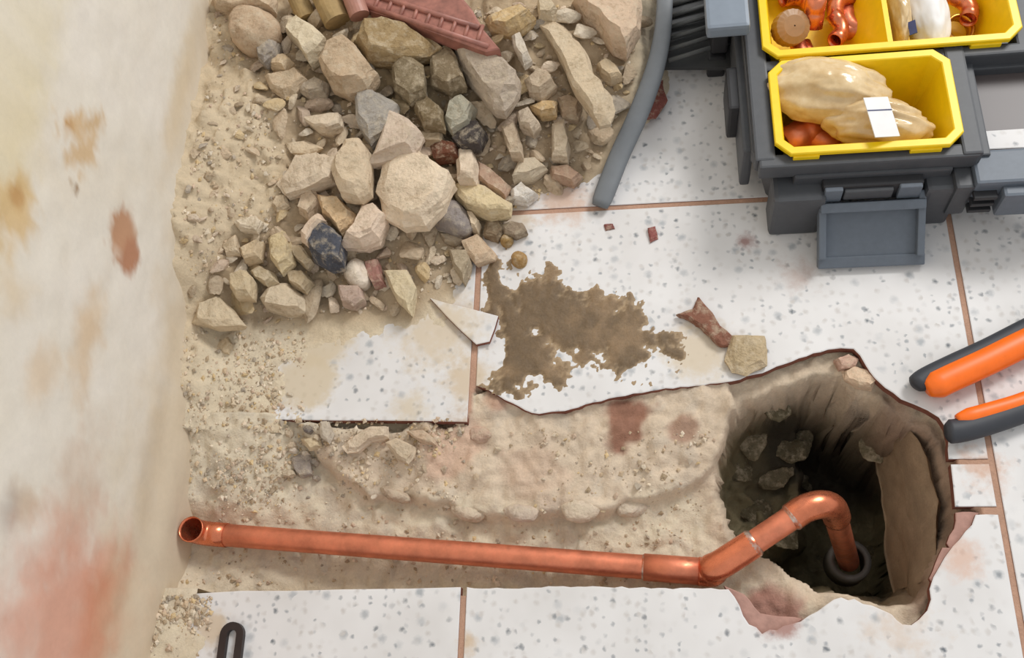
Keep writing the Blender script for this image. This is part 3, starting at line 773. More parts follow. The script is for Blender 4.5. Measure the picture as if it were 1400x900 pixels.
st('stone', 5, [(830, 700), (880, 660), (960, 620), (1035, 620), (1030, 665), (960, 680), (900, 725), (850, 730)], (212, 192, 166), .014, 'long pale chip in the trench under the sawn tile')
st('stone', 5, [(1030, 690), (1080, 670), (1160, 705), (1155, 750), (1130, 785), (1085, 765)], (200, 180, 152), .014, 'pale chip in the trench right of the long pale chip')
st('stone', 5, [(1120, 635), (1200, 630), (1250, 670), (1250, 698), (1180, 680)], (196, 170, 142), .010, 'thin tan flake in the trench below the tile corner')
st('stone', 5, [(735, 600), (765, 595), (790, 650), (770, 690), (740, 665)], (186, 172, 152), .012, 'small grey chip in the trench left of the long pale chip')
st('stone', 5, [(640, 670), (720, 660), (735, 705), (680, 720)], (204, 184, 150), .010, 'small tan chip at the left end of the trench ledge')
st('stone', 5, [(600, 770), (640, 740), (680, 770), (690, 830), (640, 845), (605, 815)], (150, 138, 126), .012, 'dark grey crumb cluster piece in the trench soil')
for k, (pts, c_, l_) in enumerate((([(768, 692), (798, 682), (818, 698), (802, 713), (776, 710)], (206, 188, 164), 'pale lump on the ledge edge above the pipe, largest of the row'),
        ([(690, 696), (712, 690), (735, 698), (728, 712), (700, 711)], (196, 178, 158), 'greyish lump on the ledge edge left of the largest lump'),
        ([(618, 690), (650, 694), (664, 704), (650, 713), (622, 705)], (202, 184, 160), 'low pale lump on the ledge edge further left'),
        ([(842, 692), (866, 682), (884, 694), (868, 706), (848, 705)], (204, 188, 166), 'pale lump on the ledge edge nearest the hole'),
        ([(520, 668), (548, 672), (560, 684), (536, 684)], (192, 172, 148), 'thin tan flake along the dark crack of the ledge'),
        ([(640, 588), (664, 584), (676, 596), (660, 606), (644, 602)], (190, 160, 138), 'pinkish lump in the trench below the tile joint'))):
    st('stone', 0, pts, c_, .012, l_, lift=-.005 + .002 * (k % 2), round_=.6)
for k in range(13):
    x = 395 + random.uniform(0, 45); y = 588 + k * 5.5; q = random.uniform(4, 9)
    st('crumb', 0, [(x + q * random.uniform(.7, 1.2) * math.cos(a), y + q * random.uniform(.6, 1) * math.sin(a)) for a in (0.2, 1.3, 2.4, 3.4, 4.5, 5.5)], random.choice([(168, 156, 142), (206, 192, 172), (122, 112, 104), (190, 172, 146)]), .009, 'jagged grey or pale crumb in the cluster at the left end of the ledge', cat='crumb', group='crumb cluster at the ledge end')
st('stone', 5, [(250, 270), (270, 225), (305, 205), (325, 240), (310, 280)], (200, 180, 148), .008, 'small tan stone on the dust under the flat slab')
# pale stones set in the hole's rim
st('stone', 0, [(1151, 508), (1166, 502), (1186, 508), (1197, 522), (1190, 533), (1172, 530), (1156, 520)], (214, 186, 156), .014, 'pale peach stone lodged in the top rim of the hole')
st('stone', 0, [(1140, 494), (1160, 486), (1173, 493), (1168, 503), (1148, 506)], (196, 160, 138), .012, 'pinkish stone lodged above the peach stone at the hole rim')

dark_st = [(1030, 600, 22), (1062, 560, 18), (1010, 640, 20), (1055, 645, 26), (1035, 700, 20), (1085, 610, 20), (1110, 570, 16), (1075, 735, 16), (1100, 660, 18), (1180, 640, 20), (1200, 760, 18), (1120, 760, 14)]
for k, (x, y, r) in enumerate(dark_st):
    z = -.18
    for q in range(10): p = at(x, y, z); z = .5 * z + .5 * float(ground(p[0], p[1]))
    ang = [random.uniform(0, .5) + 6.283 * i / 7 for i in range(7)]; L = [(p[0] + r / 1000 * random.uniform(.7, 1.1) * math.cos(a), p[1] + r / 1000 * random.uniform(.7, 1.1) * math.sin(a)) for a in ang]
    bm = bmesh.new(); bmesh.ops.create_icosphere(bm, subdivisions=3, radius=1)
    for v in bm.verts:
        d_ = np.array(v.co); v.co = Vector(d_ * r / 1000 * (1 + .7 * float(fbm(d_[0], d_[1], d_[2] + k * 3, sc=1.3, octv=3, s=k)))); v.co.z *= .4
    ob = bm_obj('stone', bm, M_ROCK); ob.location = (p[0], p[1], z - .006); ob.color = rgba((104, 96, 76) if k % 3 else (122, 112, 90))
    tag(ob, 'dark damp stone embedded in the earth at the bottom of the hole', 'stone', 'damp stones in the hole')
def earth_slab():
    Lp = [(1182, 575), (1196, 620), (1203, 670), (1206, 720), (1216, 770), (1226, 828)]; Rp = [(1228, 566), (1258, 612), (1276, 665), (1284, 715), (1278, 770), (1258, 822)]
    nu, nv = 26, 40; V = []; cols = []
    for j in range(nv):
        t = j / (nv - 1) * (len(Lp) - 1); i = min(int(t), len(Lp) - 2); f_ = t - i
        l = np.array(Lp[i]) * (1 - f_) + np.array(Lp[i + 1]) * f_; r = np.array(Rp[i]) * (1 - f_) + np.array(Rp[i + 1]) * f_
        a = at(l[0], l[1], -.175); b = at(r[0], r[1], -.045)
        for i2 in range(nu):
            u = i2 / (nu - 1); p = a * (1 - u) + b * u + np.array([0, 0, .018 * math.sin(math.pi * u)])
            V.append(p)
    V = np.array(V)
    nz_ = fbm(V[:, 0], V[:, 1], V[:, 2], sc=22, octv=4, s=401); n2_ = fbm(V[:, 0], V[:, 1], V[:, 2], sc=70, octv=3, s=403)
    V[:, 2] += .012 * nz_ + .004 * n2_; V[:, 0] += .006 * nz_
    back = V + np.array([.02, 0, -.05]); n = len(V)
    Fc = []
    for j in range(nv - 1):
        for i in range(nu - 1):
            q = [j * nu + i, j * nu + i + 1, (j + 1) * nu + i + 1, (j + 1) * nu + i]; Fc.append(q); Fc.append([k + n for k in q[::-1]])
    rim = [i for i in range(nu)] + [j * nu + nu - 1 for j in range(1, nv)] + [(nv - 1) * nu + i for i in range(nu - 2, -1, -1)] + [j * nu for j in range(nv - 2, 0, -1)]
    for k in range(len(rim)): a, b = rim[k], rim[(k + 1) % len(rim)]; Fc.append([a, b, b + n, a + n])
    col = lin((158, 136, 112)) * (1 + .35 * nz_[:, None] + .2 * n2_[:, None])
    o = mesh_obj('earth_slab', np.vstack([V, back]).tolist(), Fc, M_GROUND, smooth=True, col=np.vstack([col, col]), parent=floor)
    o['label'] = 'brown slab of clay lining the right side of the hole'
earth_slab()
M_MAUVE = plain('chipped_tile_body', (176, 138, 126), .9, spec=.2, var=.15, vscale=90, bumpy=.5)
for pts in ([(990, 800), (1018, 812), (1040, 838), (1064, 842), (1098, 846), (1080, 862), (1042, 874), (1012, 856), (1004, 826)], [(1308, 700), (1340, 700), (1334, 722), (1316, 742), (1302, 752), (1296, 742), (1306, 722)], [(1290, 748), (1304, 748), (1288, 790), (1278, 800), (1272, 790)]):
    o = tile_piece('tile_body', jitter(P(pts)), -.012, -.0045, floor, mats=(M_MAUVE, M_BODY)); o['label'] = 'chipped reddish tile body under the glaze'

# the white tile shard standing up on the dust
sh = [(587, 407), (606, 413), (640, 421), (681, 432), (676, 449), (669, 467), (651, 471), (630, 452), (610, 432)]
z_s = 0.008
o = tile_piece('tile_shard', P(sh, z_s), z_s - 0.007, z_s, None)
tag(o, 'loose white pointed tile shard lying at the tile corner', 'tile shard')
def shard(name, pts, z, th, color, label, cat):
    o = tile_piece(name, P(pts, z), z - th, z, None, mats=(M_BODY, M_BODY)); tag(o, label, cat); return o

# ------------------------------------------------------------------ smaller rubble (shared meshes)
def small_mesh(seed, sub=3):
    rs = np.random.default_rng(seed)
    bm = bmesh.new(); bmesh.ops.create_icosphere(bm, subdivisions=sub, radius=1)
    nrm = rs.normal(size=(8, 3)); nrm /= np.linalg.norm(nrm, axis=1)[:, None]
    hh = rs.uniform(.32, .75, 8); ax = np.array([1.35, .95, .62]) * rs.uniform(.8, 1.2, 3)
    for v in bm.verts:
        d = np.array(v.co); k = nrm @ d
        r = min(1.0, np.min(np.where(k > 0.05, hh / np.maximum(k, .05), 9)))
        v.co = d * r * ax * (1 + rs.uniform(-.03, .03))
    me = bpy.data.meshes.new('stone'); bm.to_mesh(me); bm.free(); me.materials.append(M_ROCK)
    return me
SM = [small_mesh(200 + k) for k in range(24)]
heapPoly = [(296, 8), (884, 8), (860, 130), (820, 215), (790, 258), (700, 285), (665, 330), (640, 385), (580, 400), (560, 425), (430, 430), (330, 455), (255, 430), (243, 330), (262, 215), (285, 110)]
pal = [(202, 184, 158), (208, 193, 170), (194, 172, 144), (182, 162, 136), (212, 198, 177), (200, 176, 136), (168, 155, 138), (190, 168, 146), (166, 146, 120), (208, 189, 166)]
placed = []
ANCH = []
def anchors():
    import re
    seen = {}
    for ob in bpy.data.objects:
        if ob.get('apx'):
            sh = re.split(r' (?:at|right|below|left|between|in|under|just|leaning|lying|beside|above|along|against|alone|near|on|touching|tucked|further|nearest|lodged|from)\b', ob['label'])[0]
            seen.setdefault(sh, []).append(ob)
    for sh, obs in seen.items():
        if len(obs) == 1: ANCH.append((sh, obs[0]['apx'][0], obs[0]['apx'][1]))
PALN = ['beige', 'cream', 'tan', 'brownish', 'pale', 'yellowish', 'grey', 'pinkish', 'dull brown', 'sandy']
USED = set()
def own_label(size, ci, x, y):
    for sh, ax, ay in sorted(ANCH, key=lambda a: (a[1] - x) ** 2 + (a[2] - y) ** 2)[:14]:
        dx, dy = x - ax, y - ay
        if abs(dx) > 2.2 * abs(dy): d = 'right of' if dx > 0 else 'left of'
        elif abs(dy) > 2.2 * abs(dx): d = 'below' if dy > 0 else 'above'
        else: d = ('below' if dy > 0 else 'above') + (' right of' if dx > 0 else ' left of')
        l = '%s %s stone %s the %s' % (size, PALN[ci], d, sh)
        if l not in USED and len(l.split()) <= 16:
            USED.add(l); return l
    return None
def scatter(n, poly, rmin, rmax, label, group, name='stone', cat='stone', pals=pal, tries=6000, avoid=.75, own=False):
    xs_ = [p[0] for p in poly]; ys_ = [p[1] for p in poly]; got = []
    cx = rng.uniform(min(xs_), max(xs_), tries); cy = rng.uniform(min(ys_), max(ys_), tries)
    ok = sdf(poly, cx, cy) > 0
    for x, y in zip(cx[ok], cy[ok]):
        if len(got) >= n: break
        r = rmin + (rmax - rmin) * random.random() ** 1.8
        if any(math.hypot(x - c[0], y - c[1]) < s * avoid + r * .6 for c, s in STONES): continue
        if any(math.hypot(x - a, y - b) < (r + q) * .72 for a, b, q in placed): continue
        placed.append((x, y, r)); got.append((x, y, r))
    if not got: return
    g = np.array(got); h = hit(g[:, 0], g[:, 1])
    for (x, y, r), p in zip(got, h):
        s = r / 1080.0
        ob = bpy.data.objects.new(name, random.choice(SM)); C.objects.link(ob)
        ob.location = (p[0], p[1], p[2] + s * (.45 if r > 12 else .34))
        ob.scale = (s * random.uniform(.9, 1.3), s * random.uniform(.8, 1.1), s * random.uniform(.8, 1.15))
        ob.rotation_euler = (random.uniform(-.5, .5), random.uniform(-.5, .5), random.uniform(0, 6.28))
        ci = random.randrange(len(pals)); c = np.array(pals[ci]) * random.uniform(.95, 1.03)
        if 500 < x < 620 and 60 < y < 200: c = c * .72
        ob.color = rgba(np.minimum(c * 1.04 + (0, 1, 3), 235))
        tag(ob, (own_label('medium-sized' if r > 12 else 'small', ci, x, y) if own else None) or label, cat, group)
anchors()
core = corePx
scatter(105, core, 13, 25, 'medium tan or grey stone wedged among the larger stones of the heap', 'medium stones in the rubble heap', avoid=.62, own=True)
scatter(95, core, 6, 13, 'small tan or grey stone chip filling gaps in the rubble heap', 'small stones filling the rubble heap', tries=9000, avoid=.7, own=True)
scatter(70, heapPoly, 4, 10, 'small crumbly stone on the sandy side of the heap by the wall', 'small stones on the sandy side', tries=3000)
scatter(36, [(250, 450), (400, 440), (430, 560), (640, 590), (560, 640), (420, 690), (300, 690), (248, 640)], 2.5, 6, 'tiny crumb lying on the dust between heap and pipe', 'crumbs on the dust left of the tile', name='crumb', cat='crumb', tries=3000)
scatter(30, [(430, 590), (640, 586), (900, 600), (960, 660), (880, 720), (700, 730), (500, 700), (440, 660)], 2.5, 7, 'tiny stone crumb lying on the trench bottom above the pipe', 'crumbs in the trench', name='crumb', cat='crumb', tries=3000)

for ob in bpy.data.objects:
    if ob.get('apx'): del ob['apx']

# grit nobody could count
def grit(n):
    V = []; Fc = []; cols = []
    regs = [(heapPoly, .50), ([(245, 440), (420, 430), (415, 575), (640, 578), (620, 620), (420, 700), (260, 690), (240, 560)], .30), ([(430, 585), (980, 590), (960, 700), (940, 800), (290, 800), (232, 800), (300, 690), (430, 690)], .14), ([(205, 815), (290, 815), (285, 898), (195, 898)], .06)]
    pts = []
    for poly, fr in regs:
        pa = np.asarray(poly); m = int(n * fr); q = []
        while len(q) < m:
            x = rng.uniform(pa[:, 0].min(), pa[:, 0].max(), m); y = rng.uniform(pa[:, 1].min(), pa[:, 1].max(), m)
            dens = 0.5 + 1.1 * fbm(x / 1000, y / 1000, sc=25, octv=3, s=151)
            ok = (sdf(poly, x, y) > 0) & (rng.uniform(size=m) < dens); q += list(zip(x[ok], y[ok]))
        pts += q[:m]
    pts = np.array(pts); h = hit(pts[:, 0], pts[:, 1])
    base = np.array([(1, 0, 0), (0, 1, 0), (-1, 0, 0), (0, -1, 0), (0, 0, 1), (0, 0, -1)], float)
    fcs = [(0, 1, 4), (1, 2, 4), (2, 3, 4), (3, 0, 4), (1, 0, 5), (2, 1, 5), (3, 2, 5), (0, 3, 5)]
    for p in h:
        s = 0.0011 + 0.0034 * rng.random() ** 3
        b = base * s * rng.uniform(.6, 1.3, (6, 3)) + rng.uniform(-.25, .25, (6, 3)) * s
        a = rng.uniform(0, 6.28); ca, sa = math.cos(a), math.sin(a)
        b[:, 2] *= .55; b[:, :2] = b[:, :2] @ np.array([[ca, sa], [-sa, ca]])
        k = len(V); V.extend((b + p + np.array([0, 0, s * .3])).tolist()); Fc.extend([(i + k, j + k, l + k) for i, j, l in fcs])
        c = lin(np.array(pal[rng.integers(len(pal))]) * rng.uniform(.98, 1.1)); cols.extend([c] * 6)
    return mesh_obj('rubble_grit', V, Fc, M_DUST, col=np.array(cols))
tag(grit(6500), 'fine sandy grit and crumbs strewn over dust and trench', 'grit', kind='stuff')

# ------------------------------------------------------------------ terracotta fragment and pipe stubs at the top of the heap
M_TERRA = plain('terracotta_glaze', (152, 100, 87), 0.45, var=0.3, vscale=70, bumpy=0.2, spec=0.5)
def terracotta():
    z = 0.135
    pts = [(470, -14), (505, 14), (560, 31), (620, 54), (664, 70), (683, 66), (661, 40), (645, 12), (610, -30), (480, -60)]
    W = [at(x, y, z) for x, y in pts]
    c = np.mean(W, 0)
    t = thing('terracotta_fragment', tuple(c - np.array([0, 0, .03])), 'ribbed red terracotta block fragment at the top of the heap', 'terracotta')
    o = tile_piece('block', [tuple(p[:2]) for p in W], z - 0.022, z, None, mats=(M_TERRA, M_TERRA), bev=.003); put(o, t)
    # raised lip along the lower edge and short cross ribs
    def rib(a, b, r):
        V, Fc = tube([a, (np.array(a) + np.array(b)) / 2, b], r, 10, cap=True); put(mesh_obj('rib', V, Fc, M_TERRA, smooth=True), t)
    rib(at(500, 8, z), at(668, 64, z), .004)
    rib(at(500, -10, z + .001), at(655, 38, z + .001), .004)
    for k in range(9):
        u = k / 8; x = 512 + 140 * u
        rib(at(x, 10 + 48 * u, z + .001), at(x + 8, -7 + 42 * u, z + .001), .0028)
terracotta()
M_CLAYP = plain('clay_pipe', (168, 120, 104), 0.5, var=.15)
M_OCHRE = plain('ochre_stub', (164, 138, 94), 0.8, var=.2, vscale=90, bumpy=.3)
def stub(name, a, b, r, m, label, cat, hol=.003):
    V, Fc = tube([a, (np.array(a) + np.array(b)) / 2, b], r, 20, cap=True)
    tag(mesh_obj(name, V, Fc, m, smooth=False), label, cat)
stub('clay_stub', at(438, -20, .145), at(462, 30, .125), .019, M_OCHRE, 'thick ochre cylindrical stub at the top edge of the heap', 'stub')
stub('clay_stub', at(404, -10, .135), at(420, 26, .12), .014, M_OCHRE, 'thinner ochre stub left of the thick one at the top edge', 'stub')
stub('clay_stub', at(476, -20, .150), at(492, 22, .135), .014, M_CLAYP, 'pinkish clay stub between ochre stub and terracotta fragment', 'stub')

# ------------------------------------------------------------------ copper pipe
def copper(name, c, rough):
    m, nt, b = mat(name)
    g = N(nt, 'ShaderNodeNewGeometry')
    n = noise(nt, g.outputs['Position'], 35, 5, .6); n2 = noise(nt, g.outputs['Position'], 160, 4, .6)
    c = lin(c)
    r = ramp(nt, n.outputs['Fac'], [(.3, tuple(c * .72) + (1,)), (.55, tuple(c) + (1,)), (.75, tuple(np.minimum(c * 1.2, 1)) + (1,))])
    nt.links.new(r.outputs[0], b.inputs['Base Color'])
    b.inputs['Metallic'].default_value = .85
    rr = ramp(nt, n2.outputs['Fac'], [(.3, G(rough * .75)), (.7, G(rough * 1.3))]); nt.links.new(rr.outputs[0], b.inputs['Roughness'])
    return m
M_CU = copper('copper_dull', (224, 138, 106), .46)
M_CUS = copper('copper_bright', (224, 132, 96), .28)
def solder_mat():
    m, nt, b = mat('solder'); g = N(nt, 'ShaderNodeNewGeometry'); n = noise(nt, g.outputs['Position'], 70, 4, .6)
    r = ramp(nt, n.outputs['Fac'], [(.42, rgba((190, 110, 80))), (.62, rgba((214, 198, 186)))])
    nt.links.new(r.outputs[0], b.inputs['Base Color']); b.inputs['Metallic'].default_value = .85; b.inputs['Roughness'].default_value = .3
    return m
M_SOLD = solder_mat()
M_DARKPL = plain('grey_socket', (92, 88, 84), .6)
def pipe():
    zc = -0.024; r = .0140
    A = at(296, 731, zc); B = at(885, 776, zc)
    t = thing('copper_pipe', (float(A[0]), float(A[1]), zc - r), 'long copper pipe with soldered elbows running along the trench into the hole', 'pipe')
    def part(name, path, rad, m=M_CU, **k):
        V, Fc = tube(path, rad, **k); return put(mesh_obj(name, V, Fc, m, smooth=True), t)
    d = (B - A) / np.linalg.norm(B - A)
    part('straight_tube', [A - d * .002] + [A + (B - A) * k / 10 for k in range(1, 11)], r)
    # elbow turned upwards at the wall end, open mouth
    e0 = A + d * .014; ring = at(268, 722, .004); R = .019
    path = [e0]
    cen = np.array([A[0], A[1], zc]) - d * .004
    for k in range(0, 10):
        a = math.pi / 2 * k / 9
        path.append(cen - d * R * math.sin(a) + np.array([0, 0, R * (1 - math.cos(a))]))
    path.append(path[-1] + np.array([0, 0, .006]))
    part('upturned_elbow', path, [.0152] * (len(path) - 1) + [.0160], M_CUS, hollow=.0013)
    # right end: sleeve, 45 degree bend, tube, swept elbow, riser
    c0 = B - d * .004; c1 = B + d * .070
    part('sleeve', [c0, c0 + (c1 - c0) * .5, c1], .0156, M_CU, hollow=.0016)
    part('solder_ring', [c0 - d * .002, c0, c0 + d * .002], [.0141, .0151, .0150], M_SOLD)
    p1 = at(985, 772, -.010); p2 = at(1012, 755, -.004); p3 = at(1030, 743, .000)
    bend = smooth_path([c1 - d * .012, c1 + d * .004, at(972, 778, -.016), p1, p2, p3], 6)
    part('bend', bend, .0164, M_CUS, hollow=.0016)
    p4 = at(1088, 704, .006)
    part('slanting_tube', [p2, p3, p4, at(1100, 698, .007)], .0138, M_CU)
    dd = (p3 - p2) / np.linalg.norm(p3 - p2)
    part('solder_ring', [p3 - dd * .003, p3, p3 + dd * .004], [.0162, .0167, .0140], M_SOLD)
    dq = (p4 - p3) / np.linalg.norm(p4 - p3)
    sw = smooth_path([p4 - dq * .006, p4 + dq * .012, at(1122, 690, .004), at(1138, 694, -.014), at(1144, 708, -.045)], 7)
    part('swept_elbow', sw, .0160, M_CUS, hollow=.0016)
    part('solder_ring', [p4 - dq * .009, p4 - dq * .006, p4 - dq * .003], [.0139, .0161, .0160], M_SOLD)
    q1 = at(1142, 704, -.035); q2 = at(1160, 768, -.205)
    part('riser', [q1, (q1 + q2) / 2, q2], .0138, M_CU)
    V, Fc = tube([q2 + np.array([0, 0, .010]), q2, q2 - np.array([0, 0, .03])], [.027, .028, .028], hollow=.008)
    put(mesh_obj('socket', V, Fc, M_DARKPL, smooth=True), t)['label'] = 'grey plastic socket'
pipe()

# ------------------------------------------------------------------ tool organiser with yellow bins
M_GREY = plain('dark_grey_plastic', (72, 74, 78), .5, var=.08, vscale=120)
M_GREY2 = plain('blue_grey_plastic', (98, 106, 116), .5, var=.06, vscale=120)
M_BLACK = plain('black_plastic', (40, 40, 43), .5, var=.1)
M_YEL = plain('yellow_plastic', (246, 206, 14), .38, var=.05, vscale=80)
M_WHITE = plain('white_paper', (228, 226, 224), .6, var=.03)
M_NAVY = plain('navy_print', (60, 66, 104), .5)
def smoke_mat():
    m, nt, b = mat('smoked_clear_plastic')
    b.inputs['Base Color'].default_value = rgba((88, 80, 79)); b.inputs['Roughness'].default_value = .4
    b.inputs['Transmission Weight'].default_value = .05; b.inputs['IOR'].default_value = 1.45
    return m
M_SMOKE = smoke_mat()

def rect_out(x0, x1, y0, y1, ch):
    return [(x0 + ch, y0), (x1 - ch, y0), (x1, y0 + ch), (x1, y1 - ch), (x1 - ch, y1), (x0 + ch, y1), (x0, y1 - ch), (x0, y0 + ch)]

def tub(out, ztop, zbot, taper, th, rimw, rimh):
    """open-topped container with a turned-out rim; returns verts, faces"""
    c = np.asarray(out, float); n = len(c); cen = (c.min(0) + c.max(0)) / 2
    def off(d):
        r = []
        for i in range(n):
            e1 = c[i] - c[i - 1]; e2 = c[(i + 1) % n] - c[i]
            n1 = np.array([-e1[1], e1[0]]) / np.linalg.norm(e1); n2 = np.array([-e2[1], e2[0]]) / np.linalg.norm(e2)
            m = (n1 + n2); m = m / (1 + n1 @ n2)
            r.append(c[i] + m * d)
        return r
    V = []; loops = []
    def loop(d, z):
        b = len(V); V.extend([(x, y, z) for x, y in off(d)]); loops.append(b)
    loop(taper + rimw, zbot); loop(rimw, ztop - rimh); loop(0, ztop - rimh); loop(0, ztop - .0012); loop(.0012, ztop)
    loop(rimw + th - .0012, ztop); loop(rimw + th, ztop - .0012); loop(taper + rimw + th, zbot + th)
    Fc = []
    for a, b in zip(loops[:-1], loops[1:]):
        for i in range(n): Fc.append((a + i, a + (i + 1) % n, b + (i + 1) % n, b + i))
    Fc.append(tuple(loops[0] + i for i in range(n - 1, -1, -1))); Fc.append(tuple(loops[-1] + i for i in range(n)))
    return V, Fc

ZT = 0.13
def organiser():
    t = thing('tool_organizer', (.26, .80, 0), 'dark grey tool organizer holding yellow bins, front latch hanging open', 'tool organizer')
    def add(name, bm, m, par=None, sm=False):
        o = bm_obj(name, bm, m, smooth=sm); put(o, par or t); return o
    # hull (L-shaped: short front part, longer rear part)
    hull = [(.128, .650), (.142, .634), (.368, .634), (.378, .646), (.378, .782), (.66, .782), (.66, 1.10), (.122, 1.10), (.122, .66)]
    V, Fc = tub(hull, .112, .0, .020, .004, .006, .022); put(mesh_obj('hull', V, Fc, M_GREY), t)
    def bars(name, lst, m, bev=.002):
        for a in lst:
            bm = bmesh.new(); box(bm, *a, bev=bev); add(name, bm, m)
    # deck bars round the bins
    bars('deck_bar', [(.124, .148, .640, 1.08, .096, .120), (.128, .376, .630, .648, .094, .119), (.356, .379, .632, .790, .094, .121), (.128, .66, .771, .786, .090, .119), (.440, .462, .78, 1.09, .094, .119), (.128, .66, 1.075, 1.10, .094, .119)], M_GREY, .003)
    # outer left skirt and clip
    bars('side_skirt', [(.113, .126, .668, 1.07, .020, .098)], M_GREY, .004)
    bars('side_clip', [(.100, .116, .735, .800, .030, .095)], M_BLACK, .004)
    # front corner posts and recess
    bars('corner_post', [(.146, .208, .603, .646, .000, .084), (.322, .362, .608, .646, .000, .084)], M_GREY, .006)
    bars('front_panel', [(.17, .35, .626, .640, .06, .100)], M_GREY, .003)
    bm = bmesh.new(); box(bm, .203, .318, .614, .630, .060, .093, bev=.003); o = add('latch_recess', bm, M_BLACK)
    bm = bmesh.new(); box(bm, .228, .284, .609, .618, .070, .088, bev=.002); add('latch_catch', bm, M_GREY, None)
    bm = bmesh.new(); box(bm, .205, .226, .609, .618, .066, .092, bev=.002); add('latch_block', bm, M_GREY2)
    bm = bmesh.new(); box(bm, .290, .316, .609, .618, .066, .092, bev=.002); add('latch_block', bm, M_GREY2)
    # open latch flap hanging down and out
    hinge = Vector((.262, .614, .066)); ang = math.radians(38)
    Mx = Matrix.Translation(hinge) @ Matrix.Rotation(ang, 4, 'X')
    fl = bpy.data.objects.new('front_latch', None); C.objects.link(fl)
    fl.parent = t; fl.matrix_parent_inverse = Matrix.Translation(t.location).inverted(); fl.location = hinge
    def flap(name, a, m, bev=.002):
        bm = bmesh.new(); box(bm, *a, bev=bev, M=Mx); o = bm_obj(name, bm, m); o.parent = fl
        o.matrix_parent_inverse = Matrix.Translation(hinge).inverted(); return o
    flap('flap_panel', (-.053, .056, -.078, -.014, -.012, -.006), M_GREY2)
    flap('flap_lip', (-.060, .066, -.087, -.072, -.018, -.004), M_GREY2)
    flap('flap_arm', (-.061, -.052, -.074, .006, -.012, .005), M_GREY2)
    flap('flap_arm', (.054, .063, -.074, .006, -.012, .005), M_GREY2)
    flap('hinge_bar', (-.060, .062, -.016, -.004, -.003, .010), M_GREY2)
    # bay beside the front bin: smoked floor plate, open slot, front beam
    bm = bmesh.new(); box(bm, .376, .66, .676, .778, .082, .086, bev=.001); add('smoked_plate', bm, M_SMOKE)
    bars('bay_rib', [(.376, .66, .766, .778, .080, .098), (.376, .392, .640, .775, .074, .104)], M_GREY, .002)
    bars('front_beam', [(.372, .66, .604, .650, .056, .100)], M_GREY2, .004)
    bars('vent_slat', [(.372, .398, .594, .606, z, z + .006) for z in (.050, .064, .078)], M_BLACK, .001)
    bars('beam_foot', [(.352, .374, .604, .640, .030, .092)], M_GREY, .004)
    bars('side_latch', [(.402, .470, .590, .606, .046, .092)], M_GREY2, .004)
    bars('bay_leg', [(.40, .47, .66, .70, 0, .082), (.60, .64, .62, .76, 0, .082)], M_BLACK, .004)
    # lower bin
    def bin_(name, x0, x1, y0, y1, label, cat='bin', div=None):
        b = thing(name, ((x0 + x1) / 2, (y0 + y1) / 2, .035), label, cat)
        V, Fc = tub(rect_out(x0, x1, y0, y1, .017), ZT, .036, .016, .0025, .008, .006)
        put(mesh_obj('cup', V, Fc, M_YEL), b)
        bm = bmesh.new(); box(bm, x0 + .02, x0 + .05, y0 - .002, y0 + .008, ZT - .016, ZT - .005, bev=.001); put(bm_obj('tab', bm, M_YEL), b)
        bm = bmesh.new(); box(bm, x1 - .06, x1 - .025, y0 - .002, y0 + .008, ZT - .016, ZT - .005, bev=.001); put(bm_obj('tab', bm, M_YEL), b)
        if div:
            bm = bmesh.new()
            for v in box(bm, div - .003, div + .003, y0 + .012, y1 - .012, .038, ZT - .010):
                if v.co.z < .05 and v.co.x < div: v.co.x -= .032
            put(bm_obj('divider', bm, M_YEL), b)
        return b
    bin_('parts_bin', .147, .358, .640, .777, 'yellow bin holding the tan plastic bag, front of the organizer')
    bin_('parts_bin', .143, .446, .783, .98, 'wide yellow divided bin of copper fittings at the top edge', div=.297)
organiser()

off_ = [tuple(at(x, y, .089)[:2]) for x, y in ((1331, 205), (1329, 180), (1440, 173), (1440, 200))]
o = tile_piece('tile_offcut', off_, .084, .089, None); tag(o, 'narrow white tile offcut lying in the bay beside the front bin', 'tile offcut')
